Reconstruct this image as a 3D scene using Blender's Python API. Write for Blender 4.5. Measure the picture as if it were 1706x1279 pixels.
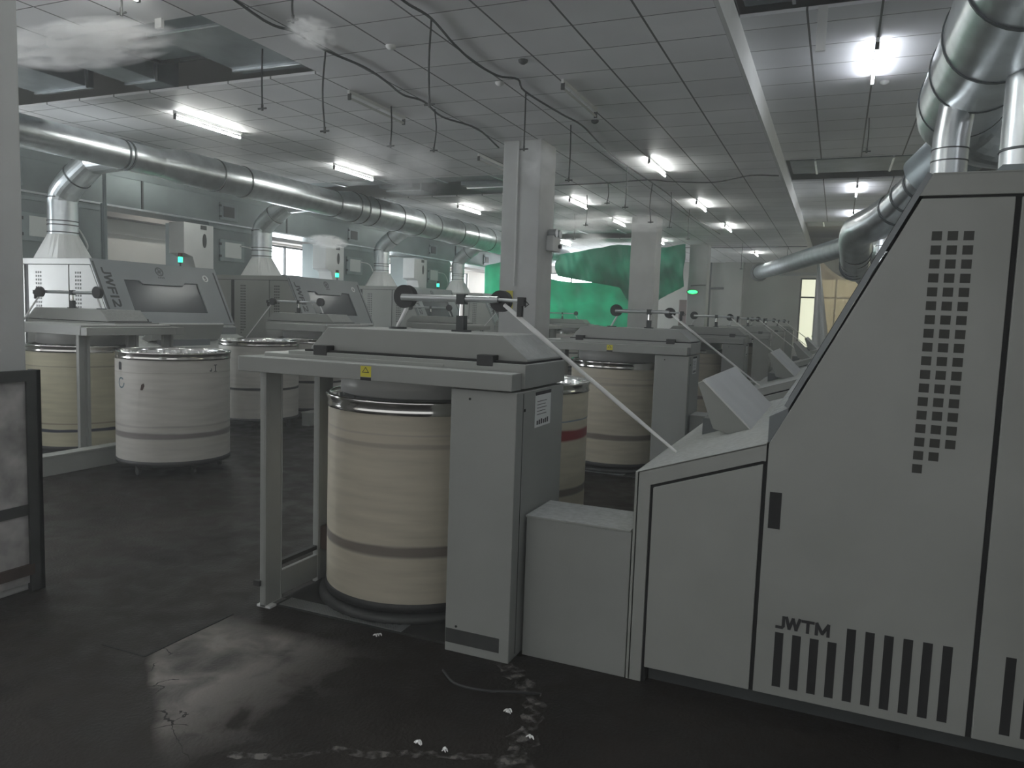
import bpy, math, random
from mathutils import Vector, Matrix
random.seed(7)
for o in list(bpy.data.objects): bpy.data.objects.remove(o)
S = bpy.context.scene
COL = S.collection
PI = math.pi
# ------------------------------------------------------------------ camera
cd = bpy.data.cameras.new('camera'); cam = bpy.data.objects.new('camera', cd); COL.objects.link(cam)
RX = (0.9175461, 0.06804169, -0.39176458)   # world x in camera (right, down, forward)
RY = (0.3961666, -0.07199707, 0.91535154)
RZ = (0.03407616, -0.99508128, -0.09301647)
cam.matrix_world = Matrix(((RX[0], -RX[1], -RX[2], 0), (RY[0], -RY[1], -RY[2], 0), (RZ[0], -RZ[1], -RZ[2], 1.65), (0, 0, 0, 1)))
cd.sensor_fit = 'HORIZONTAL'; cd.sensor_width = 36; cd.lens = 1252.3 / 1706 * 36
cd.clip_start = 0.05; cd.clip_end = 200
S.camera = cam
# ------------------------------------------------------------------ world, exposure
W = bpy.data.worlds.new('world'); S.world = W; W.use_nodes = True
W.node_tree.nodes['Background'].inputs[0].default_value = (0.9, 0.91, 0.9, 1)
W.node_tree.nodes['Background'].inputs[1].default_value = 0.4
S.view_settings.view_transform = 'Standard'; S.view_settings.look = 'None'
S.view_settings.exposure = 1.12; S.cycles.volume_bounces = 2; S.view_settings.gamma = 1; S.view_settings.use_curve_mapping = False
TUBE_POWER = 31.0
DAY = 5.0
HAZE = .009

# ------------------------------------------------------------------ materials
def nmat(name):
    m = bpy.data.materials.new(name); m.use_nodes = True
    nt = m.node_tree; b = nt.nodes['Principled BSDF']
    return m, nt, b
def mat(name, col, rough=0.5, metal=0.0, noise=0.0, scale=4.0, bump=0.0, bscale=60, spec=None):
    m, nt, b = nmat(name)
    b.inputs['Base Color'].default_value = (*col, 1); b.inputs['Roughness'].default_value = rough; b.inputs['Metallic'].default_value = metal
    if spec is not None: b.inputs['Specular IOR Level'].default_value = spec
    tc = nt.nodes.new('ShaderNodeTexCoord')
    if noise:
        n = nt.nodes.new('ShaderNodeTexNoise'); n.inputs['Scale'].default_value = scale; n.inputs['Detail'].default_value = 6
        nt.links.new(tc.outputs['Object'], n.inputs['Vector'])
        r = nt.nodes.new('ShaderNodeMapRange'); r.inputs[1].default_value = .3; r.inputs[2].default_value = .7
        r.inputs[3].default_value = 1 - noise; r.inputs[4].default_value = 1 + noise * .5
        nt.links.new(n.outputs[0], r.inputs[0])
        mx = nt.nodes.new('ShaderNodeMix'); mx.data_type = 'RGBA'; mx.blend_type = 'MULTIPLY'; mx.inputs[0].default_value = 1
        mx.inputs[6].default_value = (*col, 1); nt.links.new(r.outputs[0], mx.inputs[7]); nt.links.new(mx.outputs[2], b.inputs['Base Color'])
    if bump:
        n2 = nt.nodes.new('ShaderNodeTexNoise'); n2.inputs['Scale'].default_value = bscale; nt.links.new(tc.outputs['Object'], n2.inputs['Vector'])
        bp = nt.nodes.new('ShaderNodeBump'); bp.inputs['Strength'].default_value = bump; bp.inputs['Distance'].default_value = .01
        nt.links.new(n2.outputs[0], bp.inputs['Height']); nt.links.new(bp.outputs[0], b.inputs['Normal'])
    return m
def emit(name, col, s):
    m, nt, b = nmat(name); b.inputs['Base Color'].default_value = (*col, 1)
    b.inputs['Emission Color'].default_value = (*col, 1); b.inputs['Emission Strength'].default_value = s
    return m
def paint(name, col, rough=.42):
    """painted sheet metal; faces that look up carry a film of pale cotton dust"""
    m, nt, b = nmat(name); N = nt.nodes; L = nt.links
    b.inputs['Roughness'].default_value = rough
    tc = N.new('ShaderNodeTexCoord'); g = N.new('ShaderNodeNewGeometry'); sx = N.new('ShaderNodeSeparateXYZ'); L.new(g.outputs['True Normal'], sx.inputs[0])
    n = N.new('ShaderNodeTexNoise'); n.inputs['Scale'].default_value = 3; n.inputs['Detail'].default_value = 5; L.new(tc.outputs['Object'], n.inputs['Vector'])
    n3 = N.new('ShaderNodeTexNoise'); n3.inputs['Scale'].default_value = 35; n3.inputs['Detail'].default_value = 5; L.new(tc.outputs['Object'], n3.inputs['Vector'])
    r = N.new('ShaderNodeMapRange'); r.inputs[1].default_value = .3; r.inputs[2].default_value = .75; r.inputs[3].default_value = .93; r.inputs[4].default_value = 1.04; L.new(n.outputs[0], r.inputs[0])
    mx = N.new('ShaderNodeMix'); mx.data_type = 'RGBA'; mx.blend_type = 'MULTIPLY'; mx.inputs[0].default_value = 1; mx.inputs[6].default_value = (*col, 1); L.new(r.outputs[0], mx.inputs[7])
    up = N.new('ShaderNodeMapRange'); up.inputs[1].default_value = .45; up.inputs[2].default_value = .95; L.new(sx.outputs[2], up.inputs[0])
    pn = N.new('ShaderNodeMapRange'); pn.inputs[1].default_value = .3; pn.inputs[2].default_value = .65; pn.inputs[3].default_value = .35; pn.inputs[4].default_value = .85; L.new(n3.outputs[0], pn.inputs[0])
    mu = N.new('ShaderNodeMath'); mu.operation = 'MULTIPLY'; L.new(up.outputs[0], mu.inputs[0]); L.new(pn.outputs[0], mu.inputs[1])
    m2 = N.new('ShaderNodeMix'); m2.data_type = 'RGBA'; L.new(mu.outputs[0], m2.inputs[0]); L.new(mx.outputs[2], m2.inputs[6]); m2.inputs[7].default_value = (.52, .54, .52, 1)
    L.new(m2.outputs[2], b.inputs['Base Color'])
    ro = N.new('ShaderNodeMath'); ro.operation = 'ADD'; ro.inputs[1].default_value = rough; L.new(mu.outputs[0], ro.inputs[0]); L.new(ro.outputs[0], b.inputs['Roughness'])
    return m
M = {}
M['paint'] = paint('machine_paint', (.3, .31, .285))
M['paint2'] = paint('coiler_paint', (.28, .29, .27))
M['hood'] = paint('hood_paint', (.22, .24, .245))
M['hoodd'] = paint('deck_paint', (.15, .165, .17))
M['white'] = mat('white_paint', (.68, .69, .68), .5, noise=.06)
M['dark'] = mat('dark_gap', (.012, .012, .012), .8)
M['vent'] = mat('vent_dark', (.035, .036, .03), .7)
M['plinth'] = mat('plinth', (.045, .05, .05), .6, noise=.2)
M['text'] = mat('lettering', (.02, .02, .022), .7)
M['black'] = mat('black_rubber', (.02, .02, .02), .55)
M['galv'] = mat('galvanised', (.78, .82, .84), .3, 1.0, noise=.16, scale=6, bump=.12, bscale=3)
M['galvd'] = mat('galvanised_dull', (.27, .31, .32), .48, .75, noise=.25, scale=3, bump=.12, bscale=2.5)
M['sheet'] = mat('sheet_green_grey', (.2, .235, .235), .45, .45, noise=.25, scale=1.5)
M['band'] = mat('band_steel', (.1, .11, .115), .5, .6)
M['chrome'] = mat('chrome', (.75, .74, .72), .13, 1.0)
M['steel'] = mat('brushed_steel', (.5, .52, .53), .32, .9)
M['column'] = mat('column_paint', (.5, .51, .5), .6, noise=.14, scale=1.6)
M['board'] = mat('stained_board', (.45, .435, .42), .7, noise=.55, scale=5)
M['iron'] = mat('dark_iron', (.06, .062, .06), .55, .4, noise=.3)
M['rust'] = mat('rusty_iron', (.07, .045, .035), .7, .2, noise=.4)
M['beige'] = mat('beige_wall', (.76, .71, .65), .8, noise=.08, scale=1)
M['wallw'] = mat('pale_wall', (.5, .49, .46), .8, noise=.08, scale=1)
M['yellow'] = mat('yellow_sign', (.62, .56, .05), .6)
M['label'] = mat('paper_label', (.68, .7, .68), .6)
M['orange'] = mat('orange_bar', (.5, .25, .05), .6)
M['sliver'] = mat('cotton_sliver', (.86, .86, .84), .95, bump=.5, bscale=300)
M['lint'] = mat('cotton_lint', (.8, .8, .78), 1.0, bump=.8, bscale=80)
M['ring'] = mat('coiler_ring', (.55, .56, .54), .35, .3)
M['green'] = emit('green_lamp', (.02, .9, .35), 2.2)
M['exit'] = emit('exit_green', (.02, .85, .12), 2.5)
M['redl'] = mat('red_lens', (.1, .012, .01), .4)
M['tube'] = emit('tube_glow', (.97, 1.0, .96), TUBE_POWER)
M['tubeb'] = emit('tube_glow_cool', (.9, .94, 1.0), TUBE_POWER)
M['tubeoff'] = mat('dead_tube', (.5, .5, .48), .3)
M['day'] = emit('daylight_pane', (.9, .96, 1.0), DAY)
M['dayn'] = emit('daylight_pane_boosted', (.92, .96, 1.0), 7.0)
M['dayw'] = emit('daylight_pane_warm', (.95, .97, .74), .45)
M['door'] = mat('brown_door', (.12, .06, .05), .5)
M['red'] = mat('red_band', (.24, .03, .03), .6)
M['concrete_strip'] = mat('pale_strip', (.2, .19, .18), .6, noise=.3)
M['floorplate'] = mat('floor_plate', (.035, .035, .033), .4, .3, noise=.4, scale=9)
M['glass'] = mat('hood_glass', (.045, .05, .055), .22, spec=.35)
def tilem(name, ox, oy, col):
    m, nt, b = nmat(name); N = nt.nodes; L = nt.links
    tc = N.new('ShaderNodeTexCoord'); sx = N.new('ShaderNodeSeparateXYZ'); L.new(tc.outputs['Object'], sx.inputs[0])
    def line(i, off, w):
        a = N.new('ShaderNodeMath'); a.operation = 'ADD'; a.inputs[1].default_value = 60 - off; L.new(sx.outputs[i], a.inputs[0])
        d = N.new('ShaderNodeMath'); d.operation = 'DIVIDE'; d.inputs[1].default_value = .6; L.new(a.outputs[0], d.inputs[0])
        f = N.new('ShaderNodeMath'); f.operation = 'FRACT'; L.new(d.outputs[0], f.inputs[0])
        s = N.new('ShaderNodeMath'); s.operation = 'SUBTRACT'; s.inputs[1].default_value = .5; L.new(f.outputs[0], s.inputs[0])
        ab = N.new('ShaderNodeMath'); ab.operation = 'ABSOLUTE'; L.new(s.outputs[0], ab.inputs[0])
        g = N.new('ShaderNodeMath'); g.operation = 'GREATER_THAN'; g.inputs[1].default_value = .5 - w; L.new(ab.outputs[0], g.inputs[0])
        return g, d
    gx, dx = line(0, ox, .016); gy, dy = line(1, oy, .010)
    mxx = N.new('ShaderNodeMath'); mxx.operation = 'MAXIMUM'; L.new(gx.outputs[0], mxx.inputs[0]); L.new(gy.outputs[0], mxx.inputs[1])
    fx = N.new('ShaderNodeMath'); fx.operation = 'FLOOR'; L.new(dx.outputs[0], fx.inputs[0]); fy = N.new('ShaderNodeMath'); fy.operation = 'FLOOR'; L.new(dy.outputs[0], fy.inputs[0])
    cb = N.new('ShaderNodeCombineXYZ'); L.new(fx.outputs[0], cb.inputs[0]); L.new(fy.outputs[0], cb.inputs[1])
    wn = N.new('ShaderNodeTexWhiteNoise'); L.new(cb.outputs[0], wn.inputs['Vector'])
    nn = N.new('ShaderNodeTexNoise'); nn.inputs['Scale'].default_value = .8; nn.inputs['Detail'].default_value = 5; L.new(tc.outputs['Object'], nn.inputs['Vector'])
    r = N.new('ShaderNodeMapRange'); r.inputs[3].default_value = .92; r.inputs[4].default_value = 1.04; L.new(wn.outputs['Value'], r.inputs[0])
    r2 = N.new('ShaderNodeMapRange'); r2.inputs[1].default_value = .3; r2.inputs[2].default_value = .7; r2.inputs[3].default_value = .86; r2.inputs[4].default_value = 1.05; L.new(nn.outputs[0], r2.inputs[0])
    mu = N.new('ShaderNodeMath'); mu.operation = 'MULTIPLY'; L.new(r.outputs[0], mu.inputs[0]); L.new(r2.outputs[0], mu.inputs[1])
    mx = N.new('ShaderNodeMix'); mx.data_type = 'RGBA'; mx.blend_type = 'MULTIPLY'; mx.inputs[0].default_value = 1; mx.inputs[6].default_value = (*col, 1); L.new(mu.outputs[0], mx.inputs[7])
    m2 = N.new('ShaderNodeMix'); m2.data_type = 'RGBA'; L.new(mxx.outputs[0], m2.inputs[0]); L.new(mx.outputs[2], m2.inputs[6]); m2.inputs[7].default_value = (.11, .11, .11, 1)
    L.new(m2.outputs[2], b.inputs['Base Color']); b.inputs['Roughness'].default_value = .55
    return m
M['tile'] = tilem('ceiling_tile_low', -1.037, .256, (.82, .82, .83))
M['tileh'] = tilem('ceiling_tile_high', .17, .4, (.8, .81, .84))
def floorm():
    m, nt, b = nmat('wet_concrete'); b.inputs['Specular IOR Level'].default_value = .16; N = nt.nodes; L = nt.links
    tc = N.new('ShaderNodeTexCoord')
    def noise(s, d=6, dist=0.0):
        n = N.new('ShaderNodeTexNoise'); n.inputs['Scale'].default_value = s; n.inputs['Detail'].default_value = d; n.inputs['Distortion'].default_value = dist
        L.new(tc.outputs['Object'], n.inputs['Vector']); return n
    n1 = noise(.55, 6, .6); n2 = noise(5, 8, .4); n3 = noise(60, 4)
    cr = N.new('ShaderNodeValToRGB'); e = cr.color_ramp.elements
    e[0].position = .35; e[0].color = (.009, .0065, .005, 1); e[1].position = .68; e[1].color = (.027, .0225, .0185, 1); L.new(n1.outputs[0], cr.inputs[0])
    r = N.new('ShaderNodeMapRange'); r.inputs[1].default_value = .3; r.inputs[2].default_value = .7; r.inputs[3].default_value = .72; r.inputs[4].default_value = 1.3; L.new(n2.outputs[0], r.inputs[0])
    mx = N.new('ShaderNodeMix'); mx.data_type = 'RGBA'; mx.blend_type = 'MULTIPLY'; mx.inputs[0].default_value = 1; L.new(cr.outputs[0], mx.inputs[6]); L.new(r.outputs[0], mx.inputs[7])
    # pale worn screed beside the joint lines, with fine cracks
    sx = N.new('ShaderNodeSeparateXYZ'); L.new(tc.outputs['Object'], sx.inputs[0])
    def edge(src, a, b_, jit):
        q = N.new('ShaderNodeMath'); q.operation = 'MULTIPLY_ADD'; q.inputs[1].default_value = jit; L.new(n2.outputs[0], q.inputs[0]); L.new(src, q.inputs[2])
        w = N.new('ShaderNodeMapRange'); w.inputs[1].default_value = a; w.inputs[2].default_value = b_; L.new(q.outputs[0], w.inputs[0]); return w.outputs[0]
    ms = [edge(sx.outputs[0], -2.862, -2.855, 0), edge(sx.outputs[1], 3.06, 2.93, .12), edge(sx.outputs[0], -1.5, -1.85, .9), edge(sx.outputs[1], 1.95, 2.25, .35)]
    dg = N.new('ShaderNodeMath'); dg.operation = 'MULTIPLY_ADD'; dg.inputs[1].default_value = .8; L.new(sx.outputs[0], dg.inputs[0]); L.new(sx.outputs[1], dg.inputs[2]); ms.append(edge(dg.outputs[0], .2, .26, .1))
    acc = ms[0]
    for q in ms[1:]:
        w = N.new('ShaderNodeMath'); w.operation = 'MULTIPLY'; L.new(acc, w.inputs[0]); L.new(q, w.inputs[1]); acc = w.outputs[0]
    pr = N.new('ShaderNodeValToRGB'); e = pr.color_ramp.elements; e[0].position = .35; e[0].color = (.05, .045, .042, 1); e[1].position = .66; e[1].color = (.26, .24, .22, 1); L.new(n2.outputs[0], pr.inputs[0])
    vo = N.new('ShaderNodeTexVoronoi'); vo.feature = 'DISTANCE_TO_EDGE'; vo.inputs['Scale'].default_value = 4.5
    dm = N.new('ShaderNodeMix'); dm.data_type = 'RGBA'; dm.inputs[0].default_value = .16; L.new(tc.outputs['Object'], dm.inputs[6]); L.new(n2.outputs['Color'], dm.inputs[7]); L.new(dm.outputs[2], vo.inputs['Vector'])
    lt = N.new('ShaderNodeMath'); lt.operation = 'LESS_THAN'; lt.inputs[1].default_value = .009; L.new(vo.outputs['Distance'], lt.inputs[0])
    gt = N.new('ShaderNodeMath'); gt.operation = 'GREATER_THAN'; gt.inputs[1].default_value = .5; L.new(n1.outputs[0], gt.inputs[0])
    ck = N.new('ShaderNodeMath'); ck.operation = 'MULTIPLY'; L.new(lt.outputs[0], ck.inputs[0]); L.new(gt.outputs[0], ck.inputs[1])
    pm = N.new('ShaderNodeMix'); pm.data_type = 'RGBA'; L.new(ck.outputs[0], pm.inputs[0]); L.new(pr.outputs[0], pm.inputs[6]); pm.inputs[7].default_value = (.01, .009, .008, 1)
    fm = N.new('ShaderNodeMix'); fm.data_type = 'RGBA'; L.new(acc, fm.inputs[0]); L.new(mx.outputs[2], fm.inputs[6]); L.new(pm.outputs[2], fm.inputs[7])
    L.new(fm.outputs[2], b.inputs['Base Color'])
    rr = N.new('ShaderNodeMapRange'); rr.inputs[1].default_value = .35; rr.inputs[2].default_value = .65; rr.inputs[3].default_value = .4; rr.inputs[4].default_value = .65; L.new(n2.outputs[0], rr.inputs[0]); L.new(rr.outputs[0], b.inputs['Roughness'])
    bp = N.new('ShaderNodeBump'); bp.inputs['Strength'].default_value = .25; bp.inputs['Distance'].default_value = .01
    ad = N.new('ShaderNodeMath'); ad.operation = 'ADD'; L.new(n3.outputs[0], ad.inputs[0]); L.new(n2.outputs[0], ad.inputs[1]); L.new(ad.outputs[0], bp.inputs['Height']); L.new(bp.outputs[0], b.inputs['Normal'])
    return m
M['floor'] = floorm()
def stainm():
    m, nt, b = nmat('lime_deposit'); N = nt.nodes; L = nt.links
    b.inputs['Base Color'].default_value = (.2, .185, .17, 1); b.inputs['Roughness'].default_value = .7
    tc = N.new('ShaderNodeTexCoord'); n = N.new('ShaderNodeTexNoise'); n.inputs['Scale'].default_value = 22; n.inputs['Detail'].default_value = 8; L.new(tc.outputs['Object'], n.inputs['Vector'])
    r = N.new('ShaderNodeMapRange'); r.inputs[1].default_value = .44; r.inputs[2].default_value = .64; r.inputs[4].default_value = .75; L.new(n.outputs[0], r.inputs[0])
    tp = N.new('ShaderNodeBsdfTransparent'); ms = N.new('ShaderNodeMixShader'); L.new(r.outputs[0], ms.inputs[0]); L.new(tp.outputs[0], ms.inputs[1]); L.new(b.outputs[0], ms.inputs[2]); L.new(ms.outputs[0], N['Material Output'].inputs[0])
    return m
M['stain'] = stainm()
def canm(name, base, bands):
    """plastic can wall: colour bands and scuff rings set by height"""
    m, nt, b = nmat(name); N = nt.nodes; L = nt.links
    tc = N.new('ShaderNodeTexCoord'); sx = N.new('ShaderNodeSeparateXYZ'); L.new(tc.outputs['Object'], sx.inputs[0])
    n = N.new('ShaderNodeTexNoise'); n.inputs['Scale'].default_value = 2.5; n.inputs['Detail'].default_value = 6
    mp = N.new('ShaderNodeMapping'); mp.inputs['Scale'].default_value = (1, 1, 9); L.new(tc.outputs['Object'], mp.inputs[0]); L.new(mp.outputs[0], n.inputs['Vector'])
    w = N.new('ShaderNodeMath'); w.operation = 'MULTIPLY_ADD'; w.inputs[1].default_value = .03; L.new(n.outputs[0], w.inputs[0]); L.new(sx.outputs[2], w.inputs[2])
    cr = N.new('ShaderNodeValToRGB'); e = cr.color_ramp.elements
    mr = N.new('ShaderNodeMapRange'); mr.inputs[1].default_value = 0; mr.inputs[2].default_value = 1.2; L.new(w.outputs[0], mr.inputs[0]); L.new(mr.outputs[0], cr.inputs[0])
    e[0].position = 0; e[0].color = (*base, 1); e[1].position = 1; e[1].color = (*base, 1)
    for z, hw, c in bands:
        for zz, cc in ((z - hw * 1.6, base), (z - hw, c), (z + hw, c), (z + hw * 1.6, base)):
            k = e.new(min(max(zz / 1.2, 0.001), .999)); k.color = (*cc, 1)
    r = N.new('ShaderNodeMapRange'); r.inputs[1].default_value = .3; r.inputs[2].default_value = .7; r.inputs[3].default_value = .84; r.inputs[4].default_value = 1.05; L.new(n.outputs[0], r.inputs[0])
    mx = N.new('ShaderNodeMix'); mx.data_type = 'RGBA'; mx.blend_type = 'MULTIPLY'; mx.inputs[0].default_value = 1; L.new(cr.outputs[0], mx.inputs[6]); L.new(r.outputs[0], mx.inputs[7])
    L.new(mx.outputs[2], b.inputs['Base Color']); b.inputs['Roughness'].default_value = .5
    return m
CREAM = (.5, .46, .365); WH = (.5, .485, .445)
M['canA'] = canm('can_plastic_cream', CREAM, [(.4, .022, (.2, .175, .15)), (.96, .01, (.38, .34, .28)), (1.02, .004, (.42, .38, .32))])
M['canW'] = canm('can_plastic_white', WH, [(.41, .02, (.22, .2, .19)), (.5, .008, (.4, .38, .36)), (.16, .008, (.36, .34, .3)), (1.0, .003, (.4, .38, .34))])
M['canB'] = canm('can_plastic_yellow', (.56, .53, .38), [(.33, .012, (.03, .035, .06)), (.4, .006, (.35, .3, .22)), (.98, .004, (.36, .33, .24))])
M['canR'] = canm('can_plastic_red_band', (.56, .52, .4), [(.83, .028, (.24, .03, .03)), (.42, .02, (.2, .18, .15)), (.93, .004, (.2, .25, .3))])
M['canK'] = canm('can_plastic_black_band', WH, [(.56, .014, (.02, .02, .02)), (.12, .01, (.4, .38, .34))])
def tarpm(name, f):
    m, nt, b = nmat(name); N = nt.nodes; L = nt.links
    tc = N.new('ShaderNodeTexCoord'); n = N.new('ShaderNodeTexNoise'); n.inputs['Scale'].default_value = 1.3; n.inputs['Detail'].default_value = 6; L.new(tc.outputs['Object'], n.inputs['Vector'])
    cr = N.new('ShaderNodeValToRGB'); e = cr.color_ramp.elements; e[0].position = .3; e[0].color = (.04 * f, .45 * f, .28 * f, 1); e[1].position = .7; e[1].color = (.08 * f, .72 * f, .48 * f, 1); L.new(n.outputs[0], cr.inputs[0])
    L.new(cr.outputs[0], b.inputs['Base Color']); b.inputs['Roughness'].default_value = .45
    tr = N.new('ShaderNodeBsdfTranslucent'); L.new(cr.outputs[0], tr.inputs[0])
    ms = N.new('ShaderNodeMixShader'); ms.inputs[0].default_value = .7; L.new(b.outputs[0], ms.inputs[1]); L.new(tr.outputs[0], ms.inputs[2]); L.new(ms.outputs[0], N['Material Output'].inputs[0])
    return m
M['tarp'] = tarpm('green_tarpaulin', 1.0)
M['tarp2'] = tarpm('doubled_tarpaulin_shade', .6)  # same green darkened for the light that doubled layers hold back
def sheetm():
    m, nt, b = nmat('clear_plastic_sheet'); N = nt.nodes; L = nt.links
    b.inputs['Base Color'].default_value = (.72, .66, .55, 1); b.inputs['Roughness'].default_value = .35
    tr = N.new('ShaderNodeBsdfTranslucent'); tr.inputs[0].default_value = (.95, .86, .72, 1)
    tp = N.new('ShaderNodeBsdfTransparent'); tp.inputs[0].default_value = (.95, .88, .76, 1)
    m1 = N.new('ShaderNodeMixShader'); m1.inputs[0].default_value = .5; L.new(b.outputs[0], m1.inputs[1]); L.new(tr.outputs[0], m1.inputs[2])
    m2 = N.new('ShaderNodeMixShader'); m2.inputs[0].default_value = .45; L.new(m1.outputs[0], m2.inputs[1]); L.new(tp.outputs[0], m2.inputs[2]); L.new(m2.outputs[0], N['Material Output'].inputs[0])
    return m
M['plastic'] = sheetm()
def mistm(name, dens, scale):
    m = bpy.data.materials.new(name); m.use_nodes = True; nt = m.node_tree; N = nt.nodes; L = nt.links
    N.remove(N['Principled BSDF'])
    tc = N.new('ShaderNodeTexCoord'); n = N.new('ShaderNodeTexNoise'); n.inputs['Scale'].default_value = scale; n.inputs['Detail'].default_value = 4; L.new(tc.outputs['Object'], n.inputs['Vector'])
    ln = N.new('ShaderNodeVectorMath'); ln.operation = 'LENGTH'; L.new(tc.outputs['Object'], ln.inputs[0])
    f = N.new('ShaderNodeMapRange'); f.inputs[1].default_value = .15; f.inputs[2].default_value = 1; f.inputs[3].default_value = 1; f.inputs[4].default_value = 0; L.new(ln.outputs['Value'], f.inputs[0])
    r = N.new('ShaderNodeMapRange'); r.inputs[1].default_value = .42; r.inputs[2].default_value = .7; r.inputs[3].default_value = 0; r.inputs[4].default_value = dens; L.new(n.outputs[0], r.inputs[0])
    mu = N.new('ShaderNodeMath'); mu.operation = 'MULTIPLY'; L.new(f.outputs[0], mu.inputs[0]); L.new(r.outputs[0], mu.inputs[1])
    v = N.new('ShaderNodeVolumeScatter'); v.inputs['Color'].default_value = (.98, .98, .99, 1); L.new(mu.outputs[0], v.inputs['Density']); L.new(v.outputs[0], N['Material Output'].inputs['Volume'])
    return m
M['mist'] = mistm('water_mist', 4.5, 2.0); M['mistd'] = mistm('dense_water_mist', 30.0, 3.4)

# ------------------------------------------------------------------ mesh builder
class MB:
    def __init__(s, off=(0, 0, 0)): s.v = []; s.f = []; s.sm = []; s.o = off
    def add(s, vs, fs, smooth=False):
        k = len(s.v); s.v += [(a[0] - s.o[0], a[1] - s.o[1], a[2] - s.o[2]) for a in vs]
        s.f += [tuple(i + k for i in f) for f in fs]; s.sm += [smooth] * len(fs); return s
    def box(s, x0, x1, y0, y1, z0, z1):
        vs = [(x, y, z) for z in (z0, z1) for y in (y0, y1) for x in (x0, x1)]
        return s.add(vs, [(0, 2, 3, 1), (4, 5, 7, 6), (0, 1, 5, 4), (1, 3, 7, 5), (3, 2, 6, 7), (2, 0, 4, 6)])
    def prism(s, poly, y0, y1, ax='y'):
        """polygon in (x,z) extruded along y, or (x,y) along z, or (y,z) along x"""
        def P(a, b, c): return (a, c, b) if ax == 'y' else ((a, b, c) if ax == 'z' else (c, a, b))
        n = len(poly); vs = [P(a, b, y0) for a, b in poly] + [P(a, b, y1) for a, b in poly]
        return s.add(vs, [tuple(range(n))[::-1], tuple(range(n, 2 * n))] + [(i, (i + 1) % n, (i + 1) % n + n, i + n) for i in range(n)])
    def tube(s, pts, r, n=14, caps=True, smooth=True):
        pts = [Vector(p) for p in pts]; rs = r if isinstance(r, (list, tuple)) else [r] * len(pts)
        vs = []; prev = None
        for i, p in enumerate(pts):
            t = (pts[min(i + 1, len(pts) - 1)] - pts[max(i - 1, 0)]).normalized()
            if prev is None:
                a = Vector((0, 0, 1)) if abs(t.z) < .9 else Vector((1, 0, 0)); u = t.cross(a).normalized()
            else:
                u = (prev - t * prev.dot(t)).normalized()
            prev = u; w = t.cross(u)
            for k in range(n):
                an = 2 * PI * k / n; q = p + (u * math.cos(an) + w * math.sin(an)) * rs[i]; vs.append(tuple(q))
        m = len(pts); fs = [(i * n + k, i * n + (k + 1) % n, (i + 1) * n + (k + 1) % n, (i + 1) * n + k) for i in range(m - 1) for k in range(n)]
        s.add(vs, fs, smooth)
        if caps: s.add(vs, [tuple(range(n))[::-1], tuple(range((m - 1) * n, m * n))])
        return s
    def lathe(s, prof, c=(0, 0), n=48, smooth=True):
        vs = []; m = len(prof)
        for r, z in prof:
            for k in range(n): a = 2 * PI * k / n; vs.append((c[0] + r * math.cos(a), c[1] + r * math.sin(a), z))
        fs = [(i * n + k, i * n + (k + 1) % n, (i + 1) * n + (k + 1) % n, (i + 1) * n + k) for i in range(m - 1) for k in range(n)]
        return s.add(vs, fs, smooth)
    def build(s, name, m, parent=None, bevel=0.0):
        me = bpy.data.meshes.new(name); me.from_pydata(s.v, [], s.f); me.update()
        me.polygons.foreach_set('use_smooth', s.sm)
        me.materials.append(M[m] if isinstance(m, str) else m)
        o = bpy.data.objects.new(name, me); COL.objects.link(o)
        if parent is not None: o.parent = parent
        if bevel:
            b = o.modifiers.new('bevel', 'BEVEL'); b.width = bevel; b.segments = 2; b.limit_method = 'ANGLE'; b.angle_limit = .6
        return o
def tag(o, label, cat, group=None, kind=None):
    o['label'] = label; o['category'] = cat
    if group: o['group'] = group
    if kind: o['kind'] = kind
    return o
def thing(name, loc, label, cat, group=None, rz=0):
    o = bpy.data.objects.new(name, None); COL.objects.link(o); o.location = loc; o.rotation_euler = (0, 0, rz); o.empty_display_size = .1
    return tag(o, label, cat, group)
def struct(o): o['kind'] = 'structure'; return o
def dup(o, loc, rz, label, cat=None, group=None):
    r = o.copy(); COL.objects.link(r); r.location = loc; r.rotation_euler = (0, 0, rz); r['label'] = label
    if group: r['group'] = group
    for ch in o.children:
        if ch.get('skip_copy'): continue
        c = ch.copy(); COL.objects.link(c); c.parent = r
        for g in ch.children:
            d = g.copy(); COL.objects.link(d); d.parent = c
    return r
GLYPH = {  # strokes in a unit box, used for the machine lettering
    'J': (.62, [[(.62, 1), (.62, .22), (.5, .07), (.3, .07), (.02, .07)]]), 'W': (1.25, [[(.06, 1), (.33, .06), (.63, .95), (.92, .06), (1.2, 1)]]),
    'T': (.95, [[(0, .92), (.95, .92)], [(.475, .92), (.475, 0)]]), 'M': (1.15, [[(.09, 0), (.09, .95), (.575, .15), (1.06, .95), (1.06, 0)]]),
    'F': (.75, [[(.09, 0), (.09, .92), (.75, .92)], [(.09, .5), (.68, .5)]]), '1': (.3, [[(.15, 0), (.15, 1)]]),
    '2': (.8, [[(.02, .92), (.6, .92), (.72, .8), (.72, .66), (.6, .5), (.08, .08), (.82, .08)]]),
    '5': (.8, [[(.75, .92), (.1, .92), (.08, .55), (.6, .55), (.72, .42), (.72, .2), (.6, .08), (.04, .08)]]), '4': (.8, [[(.55, 0), (.55, .95), (.05, .3), (.8, .3)]])}
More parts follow.
